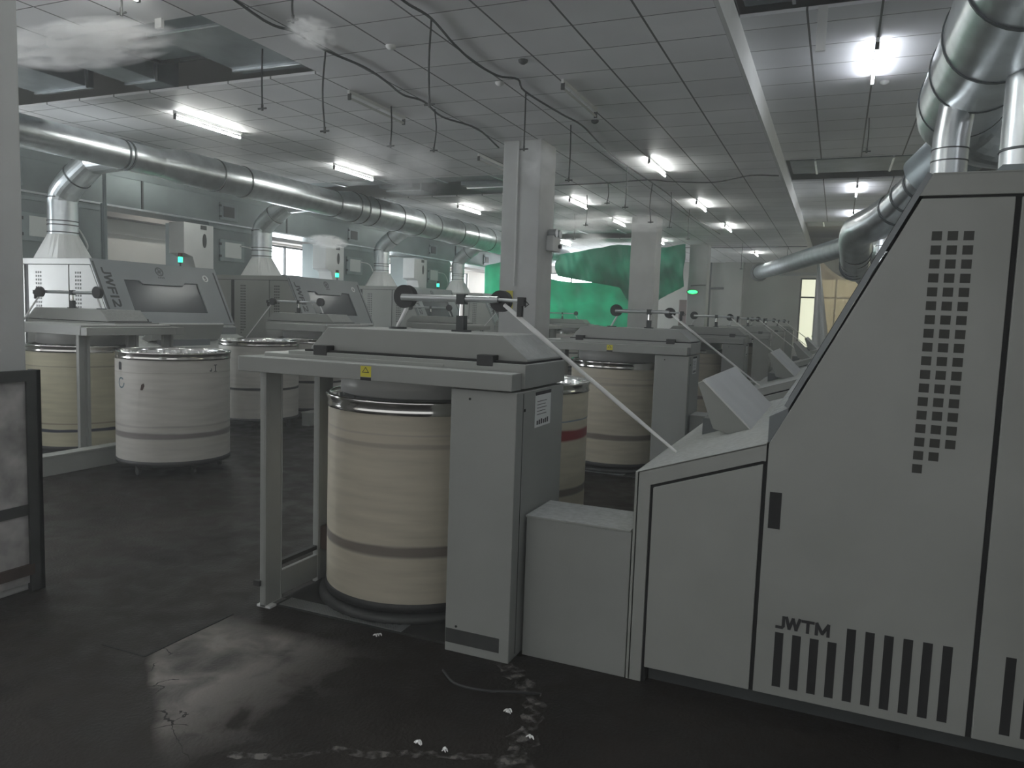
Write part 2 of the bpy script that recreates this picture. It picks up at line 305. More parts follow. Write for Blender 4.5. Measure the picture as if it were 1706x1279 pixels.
def strokes(txt, h, sx, wt, mapf, mb, gap=.22):
    """bold stroke lettering; mapf turns text (x, y, lift) into a point"""
    x0 = 0; k = 0
    for ch in txt:
        w, ls = GLYPH[ch]
        for l in ls:
            P = [Vector((x0 + a * h * sx, b * h)) for a, b in l]
            for a, b in zip(P, P[1:]):
                d = (b - a).normalized(); n = Vector((-d.y, d.x)) * wt * .5; a2 = a - d * wt * .3; b2 = b + d * wt * .3; k += 1
                mb.add([mapf(q.x, q.y, .0001 * (k % 4)) for q in (a2 + n, a2 - n, b2 - n, b2 + n)], [(0, 1, 2, 3)])
        x0 += (w * sx + gap) * h
    return mb
def bez(pts, k=6):
    """smooth path through points (Catmull-Rom)"""
    P = [Vector(p) for p in pts]; P = [P[0] * 2 - P[1]] + P + [P[-1] * 2 - P[-2]]; out = []
    for i in range(1, len(P) - 2):
        for j in range(k):
            t = j / k; a, b, c, d = P[i - 1], P[i], P[i + 1], P[i + 2]
            out.append(.5 * ((2 * b) + (c - a) * t + (2 * a - 5 * b + 4 * c - d) * t * t + (3 * b - a - 3 * c + d) * t ** 3))
    out.append(P[-2]); return out

# ------------------------------------------------------------------ the building
def slab_with_holes(x0, x1, y0, y1, z0, z1, holes):
    mb = MB(); ys = sorted({y0, y1} | {h[2] for h in holes} | {h[3] for h in holes})
    for a, b in zip(ys, ys[1:]):
        hs = sorted([h for h in holes if h[2] <= a + 1e-6 and h[3] >= b - 1e-6]); x = x0
        for h in hs:
            if h[0] > x: mb.box(x, h[0], a, b, z0, z1)
            x = h[1]
        if x < x1: mb.box(x, x1, a, b, z0, z1)
    return mb
YB, YF = -7.0, 33.0
struct(MB().box(-16, 11, YB, YF + .3, -.12, 0).build('floor', 'floor'))
struct(slab_with_holes(-16, -1.037, YB, YF, 4.1, 4.13, [(-13, -5.18, 5.05, 6.68), (-14, -5.4, 12.43, 14.5), (-14, -5.2, 20.8, 23.2)]).build('ceiling', 'tile'))
struct(slab_with_holes(-1.03, 11, YB, YF, 4.38, 4.41, [(-1.0, 9, 5.4, 7.28), (-1.0, 9, 13.7, 15.75), (-1.0, 9, 22.0, 31.0)]).build('ceiling', 'tileh'))
struct(MB().box(-16, 11, YB, YF + .3, 5.1, 5.2).build('ceiling', 'wallw'))
struct(MB().box(-1.037, -1.0, YB, YF, 4.08, 4.42).build('trim_1', 'white'))
# left wall with windows
def wall_y(name, x0, x1, y0, y1, z1, holes, m):
    mb = MB(); ys = sorted({y0, y1} | {h[0] for h in holes} | {h[1] for h in holes})
    for a, b in zip(ys, ys[1:]):
        hh = [h for h in holes if h[0] <= a + 1e-6 and h[1] >= b - 1e-6]
        if hh: mb.box(x0, x1, a, b, 0, hh[0][2]); mb.box(x0, x1, a, b, hh[0][3], z1)
        else: mb.box(x0, x1, a, b, 0, z1)
    return struct(mb.build(name, m))
LW = [(-3.0, 7.2, .9, 3.35), (14.2, 15.9, .9, 3.3), (16.55, 18.3, .9, 3.35), (21.0, 23.2, .9, 3.3), (26, 29, .9, 3.3)]  # first opening is unseen, added and enlarged to brighten ceiling and left row
wall_y('wall_left', -14.8, -14.6, YB, YF, 5.1, LW, 'beige')
wall_y('wall_right', 10.8, 11.0, YB, YF, 5.1, [(8, 30, .9, 3.4)], 'wallw')
def wall_x(name, y0, y1, x0, x1, z1, holes, m):
    mb = MB(); xs = sorted({x0, x1} | {h[0] for h in holes} | {h[1] for h in holes})
    for a, b in zip(xs, xs[1:]):
        hh = [h for h in holes if h[0] <= a + 1e-6 and h[1] >= b - 1e-6]
        if hh: mb.box(a, b, y0, y1, 0, hh[0][2]); mb.box(a, b, y0, y1, hh[0][3], z1)
        else: mb.box(a, b, y0, y1, 0, z1)
    return struct(mb.build(name, m))
FW = [(-13.5, -8.2, 1.2, 3.6), (-1.5, 6.5, .6, 3.5)]
wall_x('wall_back', YF, YF + .2, -14.6, 10.8, 5.1, FW, 'wallw')
def window_y(n, h, pane):
    y0, y1, z0, z1 = h; w = struct(MB().box(-14.76, -14.73, y0, y1, z0, z1).build('window_%d' % n, pane))
    f = MB(); 
    for y in (y0 + .03, (y0 + y1) / 2, y1 - .03): f.box(-14.72, -14.66, y - .03, y + .03, z0, z1)
    for z in (z0 + .03, z0 + (z1 - z0) * .66, z1 - .03): f.box(-14.72, -14.66, y0, y1, z - .025, z + .025)
    f.build('window_frame', 'plinth', w)
for i, h in enumerate(LW): window_y(i + 1, h, 'dayn' if i == 0 else 'day')
def window_x(n, h, pane, nx, zs):
    x0, x1, z0, z1 = h; w = struct(MB().box(x0, x1, YF + .14, YF + .16, z0, z1).build('window_%d' % n, pane)); f = MB()
    for i in range(nx + 1): x = x0 + .03 + (x1 - x0 - .06) * i / nx; f.box(x - .03, x + .03, YF + .06, YF + .12, z0, z1)
    for z in zs: f.box(x0, x1, YF + .06, YF + .12, z - .03, z + .03)
    f.build('window_frame', 'plinth', w)
window_x(6, FW[0], 'dayn', 5, (1.23, 2.6, 3.57)); window_x(7, FW[1], 'dayw', 6, (.63, 2.72, 3.47))
w = struct(MB().box(10.93, 10.95, 8, 30, .9, 3.4).build('window_8', 'dayw'))
f = MB()
for i in range(12): f.box(10.84, 10.9, 8 + i * 2 - .03, 8 + i * 2 + .03, .9, 3.4)
f.build('window_frame', 'plinth', w)
struct(MB().box(-6.35, -5.85, YF - .06, YF, 0, 2.5).build('door_1', 'door'))
struct(MB().box(-4.46, -3.73, YF - .4, YF, 0, 4.1).build('trim_2', 'wallw'))
# dark band painting the dimly lit upper left wall, and a ledge below
M['wall_shade'] = mat('upper_wall_shade', (.3, .27, .25), .8)
struct(MB().box(-14.6, -14.2, 1, 33, 3.4, 4.1).build('trim_3', 'wall_shade'))
struct(MB().box(-14.6, -14.52, 7, 13.8, 3.08, 3.13).build('trim_4', 'beige'))
o = MB().box(-3.14, -2.86, 2.435, 2.445, 0, .002).box(-2.865, -2.855, 2.44, 3.0, 0, .0035).build('floor_joint', 'dark'); tag(o, 'thin dark joint line cut in the floor beside the cracked patch', 'floor joint')
def crack(name, pts, r, m, label):
    mb = MB(); P = bez(pts, 5)
    vs = []; 
    for i, p in enumerate(P):
        t = (P[min(i + 1, len(P) - 1)] - P[max(i - 1, 0)]).normalized(); nrm = Vector((-t.y, t.x, 0)); ww = r * (.5 + random.random())
        vs += [tuple(p + nrm * ww), tuple(p - nrm * ww)]
    mb.add([(a, b, .002) for a, b, c in vs], [(2 * i, 2 * i + 1, 2 * i + 3, 2 * i + 2) for i in range(len(P) - 1)])
    return tag(mb.build(name, m), label, 'floor crack')
crack('floor_crack', [(-1.36, 3.16, 0), (-1.12, 2.95, 0), (-1.03, 2.72, 0), (-1.0, 2.5, 0), (-.93, 2.3, 0), (-.87, 2.2, 0)], .055, 'stain', 'pale broad cement line on the floor below the nearest cabinet foot')
crack('floor_crack', [(-1.95, 2.02, 0), (-1.75, 2.1, 0), (-1.62, 2.22, 0), (-1.5, 2.24, 0), (-1.38, 2.31, 0), (-1.25, 2.36, 0), (-1.05, 2.45, 0)], .02, 'stain', 'thin wavy pale crack on the dark floor right of the cracked patch')
for (x, y, s), lb in zip([(-1.36, 2.38, .013), (-1.25, 2.39, .009), (-.92, 2.36, .024), (-.99, 2.62, .01), (-1.15, 2.75, .012), (-2.03, 3.12, .012)],
    ['small white lint tuft on the thin floor crack, left one of the two there', 'tiny white lint tuft on the thin floor crack, right one of the two there', 'largest white lint tuft, on the pale repair line at the picture bottom', 'small white lint tuft at the left edge of the pale repair line', 'tiny white lint tuft on the wet floor left of the pale repair line', 'tiny white lint speck on the floor in front of the turntable']):
    mb = MB((x, y, 0)); 
    for q in range(4):
        dx, dy = random.uniform(-s, s), random.uniform(-s, s); mb.tube(bez([(x + dx - s, y + dy, .006), (x + dx, y + dy + s * .6, .012), (x + dx + s, y + dy - s * .3, .006)], 3), [s * .12] + [s * .3] * 5 + [s * .1], 6)
    o = mb.build('lint_tuft', 'lint'); o.location = (x, y, 0); tag(o, lb, 'lint')

# ------------------------------------------------------------------ columns
def column(x0, x1, y0, y1, label):
    t = thing('column', ((x0 + x1) / 2, (y0 + y1) / 2, 0), label, 'column', 'concrete columns between the two machine rows')
    MB(t.location).box(x0, x1, y0, y1, 0, 4.1).build('shaft', 'column', t, .012)
    return t
c0 = column(-4.7, -4.1, 2.15, 2.75, 'nearest square grey column, cut off by the left edge of the picture')
c1 = column(-4.55, -3.97, 10.04, 10.64, 'square grey column in mid picture with the grey socket box on its side')
c2 = column(-4.76, -4.14, 18.2, 18.8, 'square grey column in front of the green tarpaulin')
c3 = column(-4.6, -4.0, 25.15, 25.75, 'far square grey column carrying the lit green exit sign')
L1 = c1.location
MB(L1).tube([(-4.31, 10.02, 2.05), (-4.31, 10.02, 4.08)], .012, 8).build('conduit', 'white', c1)
MB(L1).box(-4.43, -4.33, 10.015, 10.04, 1.72, 1.98).build('notice', 'yellow', c1)
t = thing('socket_box', (-3.97, 10.5, 2.6), 'grey double socket box with two knobs on the side of the middle column', 'socket box')
MB(t.location).box(-3.97, -3.86, 10.36, 10.68, 2.58, 2.8).build('box_body', 'white', t, .01)
for y in (10.44, 10.6): MB(t.location).tube([(-3.95, y, 2.84), (-3.84, y, 2.84)], .06, 16).build('socket', 'steel', t)
MB(t.location).tube([(-3.86, 10.6, 2.66), (-3.82, 10.6, 2.66)], .03, 12).build('knob', 'black', t)
t = thing('exit_sign', (-4.4, 25.1, 2.5), 'lit green oval exit sign fixed to the far column', 'exit sign')
e = []
for k in range(20): a = 2 * PI * k / 20; e.append((-4.42 + .2 * math.cos(a), 2.56 + .085 * math.sin(a)))
MB(t.location).prism(e, 25.08, 25.12).build('sign_plate', 'plinth', t)
MB(t.location).prism([(-4.42 + (x + 4.42) * .8, 2.56 + (z - 2.56) * .7) for x, z in e], 25.07, 25.08).build('lit_face', 'exit', t)
MB(t.location).tube([(-4.5, 25.12, 2.76), (-4.2, 25.12, 2.79), (-4.02, 25.12, 2.79)], .015, 8).build('bracket', 'iron', t)
# guard round the nearest column
t = thing('column_guard', (-4.4, 2.45, 0), 'stained board guard in a dark iron frame round the foot of the nearest column', 'column guard')
G = t.location
MB(G).box(-4.1, -4.075, 2.12, 2.78, .05, 1.2).build('side_board', 'board', t); MB(G).box(-4.73, -4.1, 2.1, 2.13, .05, 1.2).build('front_board', 'board', t)
MB(G).box(-4.09, -4.06, 2.72, 2.80, 0, 1.25).box(-4.13, -4.06, 2.775, 2.80, 0, 1.25).build('corner_post', 'iron', t)
MB(G).box(-4.09, -4.06, 2.08, 2.16, 0, 1.25).build('corner_post', 'iron', t)
MB(G).box(-4.085, -4.055, 2.12, 2.74, 1.19, 1.25).build('top_rail', 'iron', t); MB(G).box(-4.085, -4.055, 2.12, 2.74, .1, .16).build('bottom_rail', 'rust', t)
MB(G).box(-4.09, -4.068, 2.12, 2.74, .44, .5).build('stain_strip', 'iron', t)

# ------------------------------------------------------------------ carding machine (row on the right; the left row is turned by 180 degrees)
MO = (0.3, 4.45, 0)          # origin of a machine
Y0, Y1 = 3.275, 5.625
def make_machine(n):
    t = thing('carding_machine', MO, '', 'carding machine'); O = MO
    # carcass
    MB(O).prism([(-.764, .0), (-.764, .945), (-.225, 1.125), (.305, 2.21), (2.24, 2.21), (2.24, .07), (-.7, .07), (-.7, 0)][::-1], Y0 + .012, Y1 - .012).build('carcass', 'dark', t)
    MB(O).box(-.69, 2.24, Y0 + .05, Y1 - .05, 0, .08).build('plinth', 'plinth', t)
    # sloped deck, its rails and the end frame
    MB(O).prism([(-.775, .958), (-.235, 1.139), (-.235, 1.149), (-.775, .968)][::-1], Y0, Y1).build('deck', 'paint', t, .003)
    for a, b in ((Y0, Y0 + .02), (Y1 - .02, Y1)):
        MB(O).prism([(-.775, 0), (-.715, 0), (-.715, .912), (-.25, 1.071), (-.235, 1.071), (-.235, 1.149), (-.775, .968)][::-1], a, b).build('end_frame', 'paint', t, .002)
    MB(O).box(-.785, -.765, Y0, Y1, 0, .966).build('front_panel', 'paint', t, .003)
    # side panels, near and far
    for side, (a, b) in enumerate(((Y0, Y0 + .02), (Y1 - .02, Y1))):
        xs = .565 if side == 0 else .69
        MB(O).prism([(-.702, .072), (-.245, .072), (-.245, 1.058), (-.702, .902)][::-1], a, b).build('delivery_panel', 'paint', t, .003)
        p2 = MB(O).prism([(-.228, .072), (xs, .072), (xs, 2.137), (.262, 2.137), (-.228, 1.145)][::-1], a, b).build('side_panel', 'paint', t, .003)
        x3 = 1.585
        p3 = MB(O).prism([(xs + .02, .072), (x3, .072), (x3, 2.137), (xs + .02, 2.137)][::-1], a, b).build('side_panel', 'paint', t, .003)
        p4 = MB(O).prism([(x3 + (.02 if side == 0 else .09), .072), (2.24, .072), (2.24, 2.137), (x3 + (.02 if side == 0 else .09), 2.137)][::-1], a, b).build('side_panel', 'paint', t, .003)
        MB(O).prism([(.252, 2.147), (2.25, 2.147), (2.25, 2.229), (.293, 2.229)][::-1], a, b).build('header_rail', 'paint', t, .003)
        q = (a - .0012, a) if side == 0 else (b, b + .0012)
        def vents(px, z0, dx, dz, sz, rows, par, cut):
            mb = MB(O)
            for r in range(rows):
                nn = 3 if r < rows - 2 or not cut else rows - r
                for c in range(nn):
                    if cut and side == 1: c = 2 - c
                    mb.box(px + c * dx, px + c * dx + sz, *q, z0 - r * dz - sz, z0 - r * dz)
            mb.build('vent_holes', 'vent', par)
        if side == 0:
            vents(.305, 2.014, .0525, .0525, .034, 18, p2, True); vents(1.295, 2.014, .0525, .0525, .034, 18, p3, True)
        else:
            vents(.445, 2.04, .048, .055, .03, 18, p2, True); vents(1.295, 2.04, .048, .055, .03, 18, p3, True)
        MB(O).box(-.211, -.163, *q, .791, .946).build('handle_recess', 'dark', p2)
        for px, par, xm in ((0, p2, -.153), (.826, p3, .673)):
            mb = MB(O)
            for i in range(10):
                x = xm + .0685 * i - (.0 if i < 4 else .0)
                if x + .035 > (xs if par is p2 else 1.56): break
                mb.box(x, x + .034, *q, .113, .35 if (i < 4 and par is p2) else .42)
            mb.build('vent_slots', 'dark', par)
        if side == 0: fn = lambda x, y, l: (-.151 + x, q[0] - .0006 - l, .371 + y)
        else: fn = lambda x, y, l: (.077 - x, q[1] + .0006 + l, .371 + y)
        strokes('JWTM', .05, .92, .0125, fn, MB(O), .16).build('lettering', 'text', p2)
    MB(O).box(.293, 2.25, Y0, Y1, 2.222, 2.232).build('top_cover', 'paint', t, .003)
    # steep hood with window; local frame u = along y, v = up the slope
    C0 = Vector((-.235, 0, 1.149)); sl = Vector((.528, 0, 1.08)).normalized(); nr = Vector((-sl.z, 0, sl.x))
    def HP(u, v, d=0):   # u is measured from the side that faces the aisle of the left row (y = Y1)
        q = C0 + sl * v + nr * d; return (q.x, Y1 - u, q.z)
    def plate(poly, d0, d1):
        n_ = len(poly); mb = MB(O); mb.add([HP(u, v, d0) for u, v in poly] + [HP(u, v, d1) for u, v in poly],
            [tuple(range(n_)), tuple(range(n_, 2 * n_))[::-1]] + [(i, i + n_, (i + 1) % n_ + n_, (i + 1) % n_) for i in range(n_)]); return mb
    win = [(.455, .37), (1.855, .37), (1.855, .895), (1.585, .895), (1.53, .838), (.77, .838), (.72, .89), (.455, .89)]
    hd = MB(O); 
    # frame strips round the window
    def strip(poly): 
        mm = plate(poly, .0, .02); hd.v += [v for v in mm.v]; k = len(hd.v) - len(mm.v); hd.f += [tuple(i + k for i in f) for f in mm.f]; hd.sm += mm.sm
    strip([(0, .17), (2.35, .17), (2.35, .37), (0, .37)]); strip([(0, .37), (.455, .37), (.455, .895), (0, .895)])
    strip([(1.855, .37), (2.35, .37), (2.35, .895), (1.855, .895)]); strip([(0, .895), (2.35, .895), (2.35, 1.2), (0, 1.2)])
    strip([(.72, .895), (.77, .838), (1.53, .838), (1.585, .895)])
    h = hd.build('hood', 'hood', t)
    plate([(.44, .36), (1.87, .36), (1.87, .905), (.44, .905)], -.012, -.004).build('hood_window', 'glass', h)
    plate([(.44, .5), (1.87, .5), (1.87, .53), (.44, .53)], -.016, -.013).build('roller_bar', 'steel', h)
    plate([(2.27, .2), (2.3, .2), (2.3, 1.12), (2.27, 1.12)], .02, .022).build('seam_strip', 'dark', h)
    plate([(.02, .2), (.05, .2), (.05, 1.16), (.02, 1.16)], .02, .0215).build('seam_strip', 'plinth', h)
    MB(O).prism([(-.235, 1.149), (-.235, 1.26), (-.16, 1.302), (-.16, 1.149)][::-1], Y0 + .02, Y1).build('hood_lip', 'hoodd', t, .003)
    # logo ring, characters, number
    ring = MB(O); lu, lv = 1.154, 1.062
    def rg(r0, r1, k0, k1, kk=36):
        for k in range(k0, k1):
            a, b = 2 * PI * k / kk, 2 * PI * (k + 1) / kk
            ring.add([HP(lu + r * math.cos(an), lv + r * math.sin(an), .0215) for r, an in ((r0, a), (r1, a), (r1, b), (r0, b))], [(0, 1, 2, 3)])
    rg(.055, .078, 0, 36); rg(.0, .03, 0, 36); 
    for k in (0, 9, 18, 27): rg(.036, .05, k, k + 5)
    for k in range(4): ring.add([HP(lu - .06 + k * .033 + i, lv - .115 + j, .0215) for i, j in ((0, 0), (.024, 0), (.02, .03), (.004, .03))], [(0, 1, 2, 3)])
    ring.build('logo', 'plinth', h)
    strokes('JWF12', .135, 1.0, .032, lambda x, y, l: HP(.135 + y * .95, 1.06 - x, .0212 + l), MB(O), .2).build('lettering', 'text', h)
    o = plate([(2.065 + .06 * math.cos(2 * PI * k / 20), 1.0 + .06 * math.sin(2 * PI * k / 20)) for k in range(20)], .02, .0222).build('number_sticker', 'label', h)
    # control display wedge on the deck
    d = MB(O).prism([(-.652, 1.322), (-.618, 1.337), (-.364, 1.094), (-.445, 1.055), (-.561, 1.087)][::-1], 4.0, 5.3).build('delivery_cover', 'paint', t, .003)
    MB(O).prism([(-.62, 1.345), (-.355, 1.092), (-.36, 1.086), (-.628, 1.338)][::-1], 3.985, 5.31).build('cover_lid', 'white', t, .002)
    MB(O).box(-.46, -.39, 4.05, 5.25, 1.04, 1.09).build('cover_gap', 'dark', t)  # dark strip standing in for the black gap under the cover
    MB(O).box(-.66, -.55, 4.3, 5.2, .98, 1.1).build('roller_housing', 'hoodd', t)
    return t, HP
K = -9.58
A_OFF = [0, 4.35, 9.2, 14.0, 18.6, 23.1]
A_MLAB = ['nearest pale grey carding machine, its vented side panel filling the right edge', 'pale grey carding machine directly behind the nearest right-hand one, its cover wedge showing',
          'third carding machine of the right-hand row from the camera', 'fourth carding machine of the right-hand row from the camera', 'fifth carding machine of the right-hand row, near the plastic curtain', 'last carding machine of the right-hand row, farthest from the camera']
mach, TM = make_machine(0)
mach['label'] = A_MLAB[0]; mach['group'] = 'carding machines of the right row'
for i in range(1, 6): dup(mach, (MO[0], MO[1] + A_OFF[i], 0), 0, A_MLAB[i])
B_NEAR = [3.3, 7.55, 11.75, 16.2, 20.5]
B_MLAB = ['nearest left-row carding machine, hidden behind the column at the left edge', 'left-row carding machine with the number 5 sticker, its big lettering and window fully seen', 'left-row carding machine with the number 4 sticker, half hidden by a thin guide arm',
          'left-row carding machine next behind number 4, seen past the nearest guide arm', 'left-row carding machine just left of the middle column', 'farthest left-row carding machine, in front of the green tarpaulin']
mB = []
for i in range(5):
    ky = B_NEAR[i] + Y1
    r = dup(mach, (K - MO[0], ky - MO[1], 0), PI, B_MLAB[i], group='carding machines of the left row'); mB.append(r)
def add_signal(t):
    O = MO
    lp = MB(O).lathe([(.012, 2.22), (.012, 2.285), (.036, 2.285), (.036, 2.3), (0, 2.3)], (.33, Y1 - 1.68), 14).build('signal_lamp', 'iron', t)
    MB(O).tube([(.33, Y1 - 1.68, 2.3), (.33, Y1 - 1.68, 2.385)], .035, 14).build('green_lens', 'green', lp)
    MB(O).tube([(.33, Y1 - 1.68, 2.385), (.33, Y1 - 1.68, 2.45)], .035, 14).build('red_lens', 'redl', lp)
for q in mB: add_signal(q)
for i, s in ((0, None), (1, '5'), (2, '4'), (3, '3'), (4, '2')):
    if s in ('5', '4'):
        hood = [c for c in mB[i].children if c.name.startswith('hood') and c.name.split('.')[0] == 'hood'][0]
        strokes(s, .07, .8, .014, lambda x, y, l: TM(2.04 + x, .965 + y, .0235 + l), MB(MO), .1).build('number', 'text', hood)

# ------------------------------------------------------------------ coilers
CO = (-2.1, 3.467, 0)
def make_coiler():
    t = thing('can_coiler', CO, '', 'coiler'); O = CO
    cb = MB(O).box(-1.66, -1.32, 3.15, 3.787, 0, 1.288).build('cabinet', 'paint2', t, .004)
    MB(O).box(-1.655, -1.37, 3.147, 3.15, .045, .115).build('kick_strip', 'iron', cb)
    MB(O).box(-1.3205, -1.319, 3.226, 3.231, .02, 1.28).build('door_seam', 'dark', cb)
    MB(O).box(-1.319, -1.3175, 3.376, 3.59, 1.10, 1.262).build('data_label', 'label', cb)
    dl = MB(O).box(-1.3175, -1.317, 3.376, 3.59, 1.258, 1.275)
    for k in range(5): dl.box(-1.3175, -1.317, 3.40, 3.53 - .015 * (k % 2), 1.225 - .016 * k, 1.228 - .016 * k)
    for k in range(6): dl.box(-1.3175, -1.317, 3.40 + .028 * k, 3.418 + .028 * k, 1.112, 1.132 + .003 * (k % 3))
    dl.build('label_print', 'text', cb)
    mb = MB(O)
    for x, y, z in ((-1.56, 3.1485, 1.245), (-1.6, 3.1485, .13)): mb.tube([(x, y + .002, z), (x, y - .001, z)], .006, 10)
    mb.tube([(-1.32, 3.245, 1.2), (-1.317, 3.245, 1.2)], .008, 10); mb.build('screw', 'dark', cb)
    bm = MB(O).box(-2.94, -1.335, 3.12, 3.232, 1.296, 1.376).build('front_beam', 'paint2', t, .004)
    MB(O).box(-2.154, -2.092, 3.1188, 3.12, 1.315, 1.368).build('warning_label', 'yellow', bm)
    MB(O).prism([(-2.145, 1.335), (-2.103, 1.335), (-2.124, 1.364)][::-1], 3.118, 3.1188).box(-2.154, -2.092, 3.118, 3.1188, 1.297, 1.312).build('warning_print', 'text', bm)
    MB(O).prism([(-2.139, 1.338), (-2.109, 1.338), (-2.124, 1.358)][::-1], 3.1175, 3.118).build('warning_centre', 'yellow', bm)
    MB(O).box(-2.86, -1.75, 3.232, 4.3, 1.296, 1.395).build('deck', 'paint2', t, .004)
    MB(O).box(-2.86, -2.6, 3.24, 3.9, 1.395, 1.398).build('lint_film', 'lint', t)
    MB(O).box(-2.94, -2.84, 3.232, 4.3, 1.296, 1.376).build('side_beam', 'paint2', t, .004)
    MB(O).box(-2.7, -1.318, 3.236, 3.79, 1.30, 1.415).build('head_body', 'paint2', t, .004)
    MB(O).box(-2.6, -1.33, 3.25, 3.78, 1.414, 1.425).build('lid_gap', 'dark', t)  # dark strip standing in for the shaded gap between lid and body
    ld = MB(O).prism([(-2.6, 1.422), (-1.335, 1.422), (-1.335, 1.434), (-1.472, 1.545), (-2.49, 1.545), (-2.6, 1.434)][::-1], 3.3, 3.8).build('lid', 'paint2', t, .004)
    for x in (-2.49, -1.53): MB(O).box(x - .043, x + .043, 3.232, 3.302, 1.398, 1.45).build('latch', 'black', ld, .004)
    MB(O).lathe([(.44, 1.30), (.44, 1.19), (.4, 1.175), (.1, 1.17)], (-2.2, 3.77), 48).build('coiler_plate', 'ring', t)
    # posts
    for y0, y1 in ((3.147, 3.28), (3.6, 3.73), (4.17, 4.29)): MB(O).box(-2.81, -2.77, y0, y0 + .03, 0, 1.296).box(-2.78, -2.774, y0, y1, 0, 1.296).box(-2.81, -2.77, y1 - .01, y1, 0, 1.296).build('post', 'paint2', t, .002)
    MB(O).box(-2.80, -2.775, 3.28, 4.17, .03, .17).build('bottom_rail', 'paint2', t, .003)
    MB(O).box(-2.81, -2.78, 3.28, 3.6, .2, .225).build('stop_bar', 'black', t)
    MB(O).box(-2.83, -2.74, 3.147, 3.285, 0, .012).build('foot_plate', 'white', t)
    MB(O).box(-2.84, -2.8, 3.13, 3.16, .12, .15).build('latch_knob', 'black', t)
    MB(O).box(-2.77, -2.7, 3.62, 3.7, .2, .34).build('can_stop', 'rust', t)
    bp = MB(O).box(-2.77, -1.66, 3.2, 4.3, 0, .012).build('base_plate', 'floorplate', t)
    mb = MB(O)
    for k in range(9): mb.box(-2.72, -1.95, 3.2 + .012 * k, 3.2065 + .012 * k, .012, .015)
    mb.box(-1.98, -1.94, 3.2, 3.34, .012, .016); mb.build('grating', 'steel', bp)
    MB(O).lathe([(0, .05), (.545, .05), (.56, .04), (.56, .012), (0, .012)], (-2.2, 3.79), 48).build('turntable', 'iron', t)
    return t
def make_arm(x_l, x_r, flip=False):
    """guide arm with two black wheels on top of the lid"""
    O = CO; xm = x_r - .21 if not flip else (x_l + .45)
    parts = []
    arm = MB(O).tube([(x_l, 3.585, 1.72), (x_r, 3.585, 1.72)], .019, 14).tube([(x_r, 3.585, 1.72), (x_r + .14, 3.585, 1.715)], .009, 10)
    parts.append((arm, 'guide_arm', 'steel'))
    parts.append((MB(O).tube([(x_l, 3.6, 1.725), (x_l, 3.645, 1.725)], .064, 28), 'guide_wheel', 'black'))
    parts.append((MB(O).tube([(x_r, 3.6, 1.713), (x_r, 3.645, 1.713)], .056, 28), 'guide_wheel', 'black'))
    parts.append((MB(O).box(xm - .025, xm + .022, 3.562, 3.608, 1.69, 1.745), 'clamp', 'plinth'))
    parts.append((MB(O).tube([(xm, 3.585, 1.62), (xm, 3.585, 1.7)], .014, 12), 'rod', 'chrome'))
    parts.append((MB(O).box(xm - .022, xm + .022, 3.563, 3.607, 1.553, 1.63).box(xm - .042, xm + .042, 3.55, 3.62, 1.545, 1.555), 'stand', 'plinth'))
    parts.append((MB(O).tube([(x_l - .05, 3.62, 1.55), (x_l + .02, 3.62, 1.68)], .011, 8), 'prop', 'white'))
    parts.append((MB(O).tube([(x_l - .04, 3.61, 1.545), (x_l - .04, 3.61, 1.556)], .05, 16), 'prop_foot', 'plinth'))
    parts.append((MB(O).box(x_r + .115, x_r + .15, 3.567, 3.603, 1.69, 1.735).box(x_r + .112, x_r + .138, 3.572, 3.598, 1.635, 1.7).tube([(x_r + .15, 3.585, 1.72), (x_r + .172, 3.585, 1.7), (x_r + .15, 3.585, 1.685)], .003, 6), 'end_eye', 'black'))
    return parts
def add_parts(t, parts):
    for mb, n, m in parts: mb.build(n, m, t)
coil = make_coiler()
armA = make_arm(-2.21, -1.628); add_parts(coil, armA)
A_CLAB = ['nearest can coiler, its grey frame and cabinet standing in mid picture', 'can coiler directly behind the nearest one, its black-latched lid under a long guide arm', 'third can coiler of the right-hand row from the camera',
          'fourth can coiler of the right-hand row from the camera', 'fifth can coiler of the right-hand row from the camera', 'farthest can coiler of the right-hand row']
coil['label'] = A_CLAB[0]; coil['group'] = 'can coilers of the right row'
for i in range(1, 6): dup(coil, (CO[0], CO[1] + A_OFF[i], 0), 0, A_CLAB[i])
B_CLAB = ['can coiler right beside the column at the left edge', 'can coiler in front of the hood numbered 4, behind the nearest coiler frame', 'can coiler seen behind the nearest guide arm, below the hood next after number 4',
          'far can coiler left of the middle column', 'can coiler just right of the middle column, against the green tarpaulin', 'farthest can coiler of the left row, below the green tarpaulin']
B_KY = [9.35, B_NEAR[1] + Y1, B_NEAR[2] + Y1, B_NEAR[3] + Y1, B_NEAR[4] + Y1 - .55]
for o in coil.children:
    if o.name.split('.')[0] in ('guide_arm', 'guide_wheel', 'clamp', 'rod', 'stand', 'prop', 'prop_foot', 'end_eye'): o['skip_copy'] = 1
cB = dup(coil, (K - CO[0], B_KY[0] - CO[1], 0), PI, B_CLAB[0], group='can coilers of the left row')
add_parts(cB, make_arm(-2.23, -1.3, True))
for o in coil.children:
    if 'skip_copy' in o: del o['skip_copy']
MB(CO).box(-2.95, -2.82, 3.6, 4.78, .0, .17).box(-2.96, -2.81, 3.59, 4.79, .17, .19).build('base_sill', 'paint2', cB, .004)
for i in range(1, 5): dup(cB, (K - CO[0], B_KY[i] - CO[1], 0), PI, B_CLAB[i])

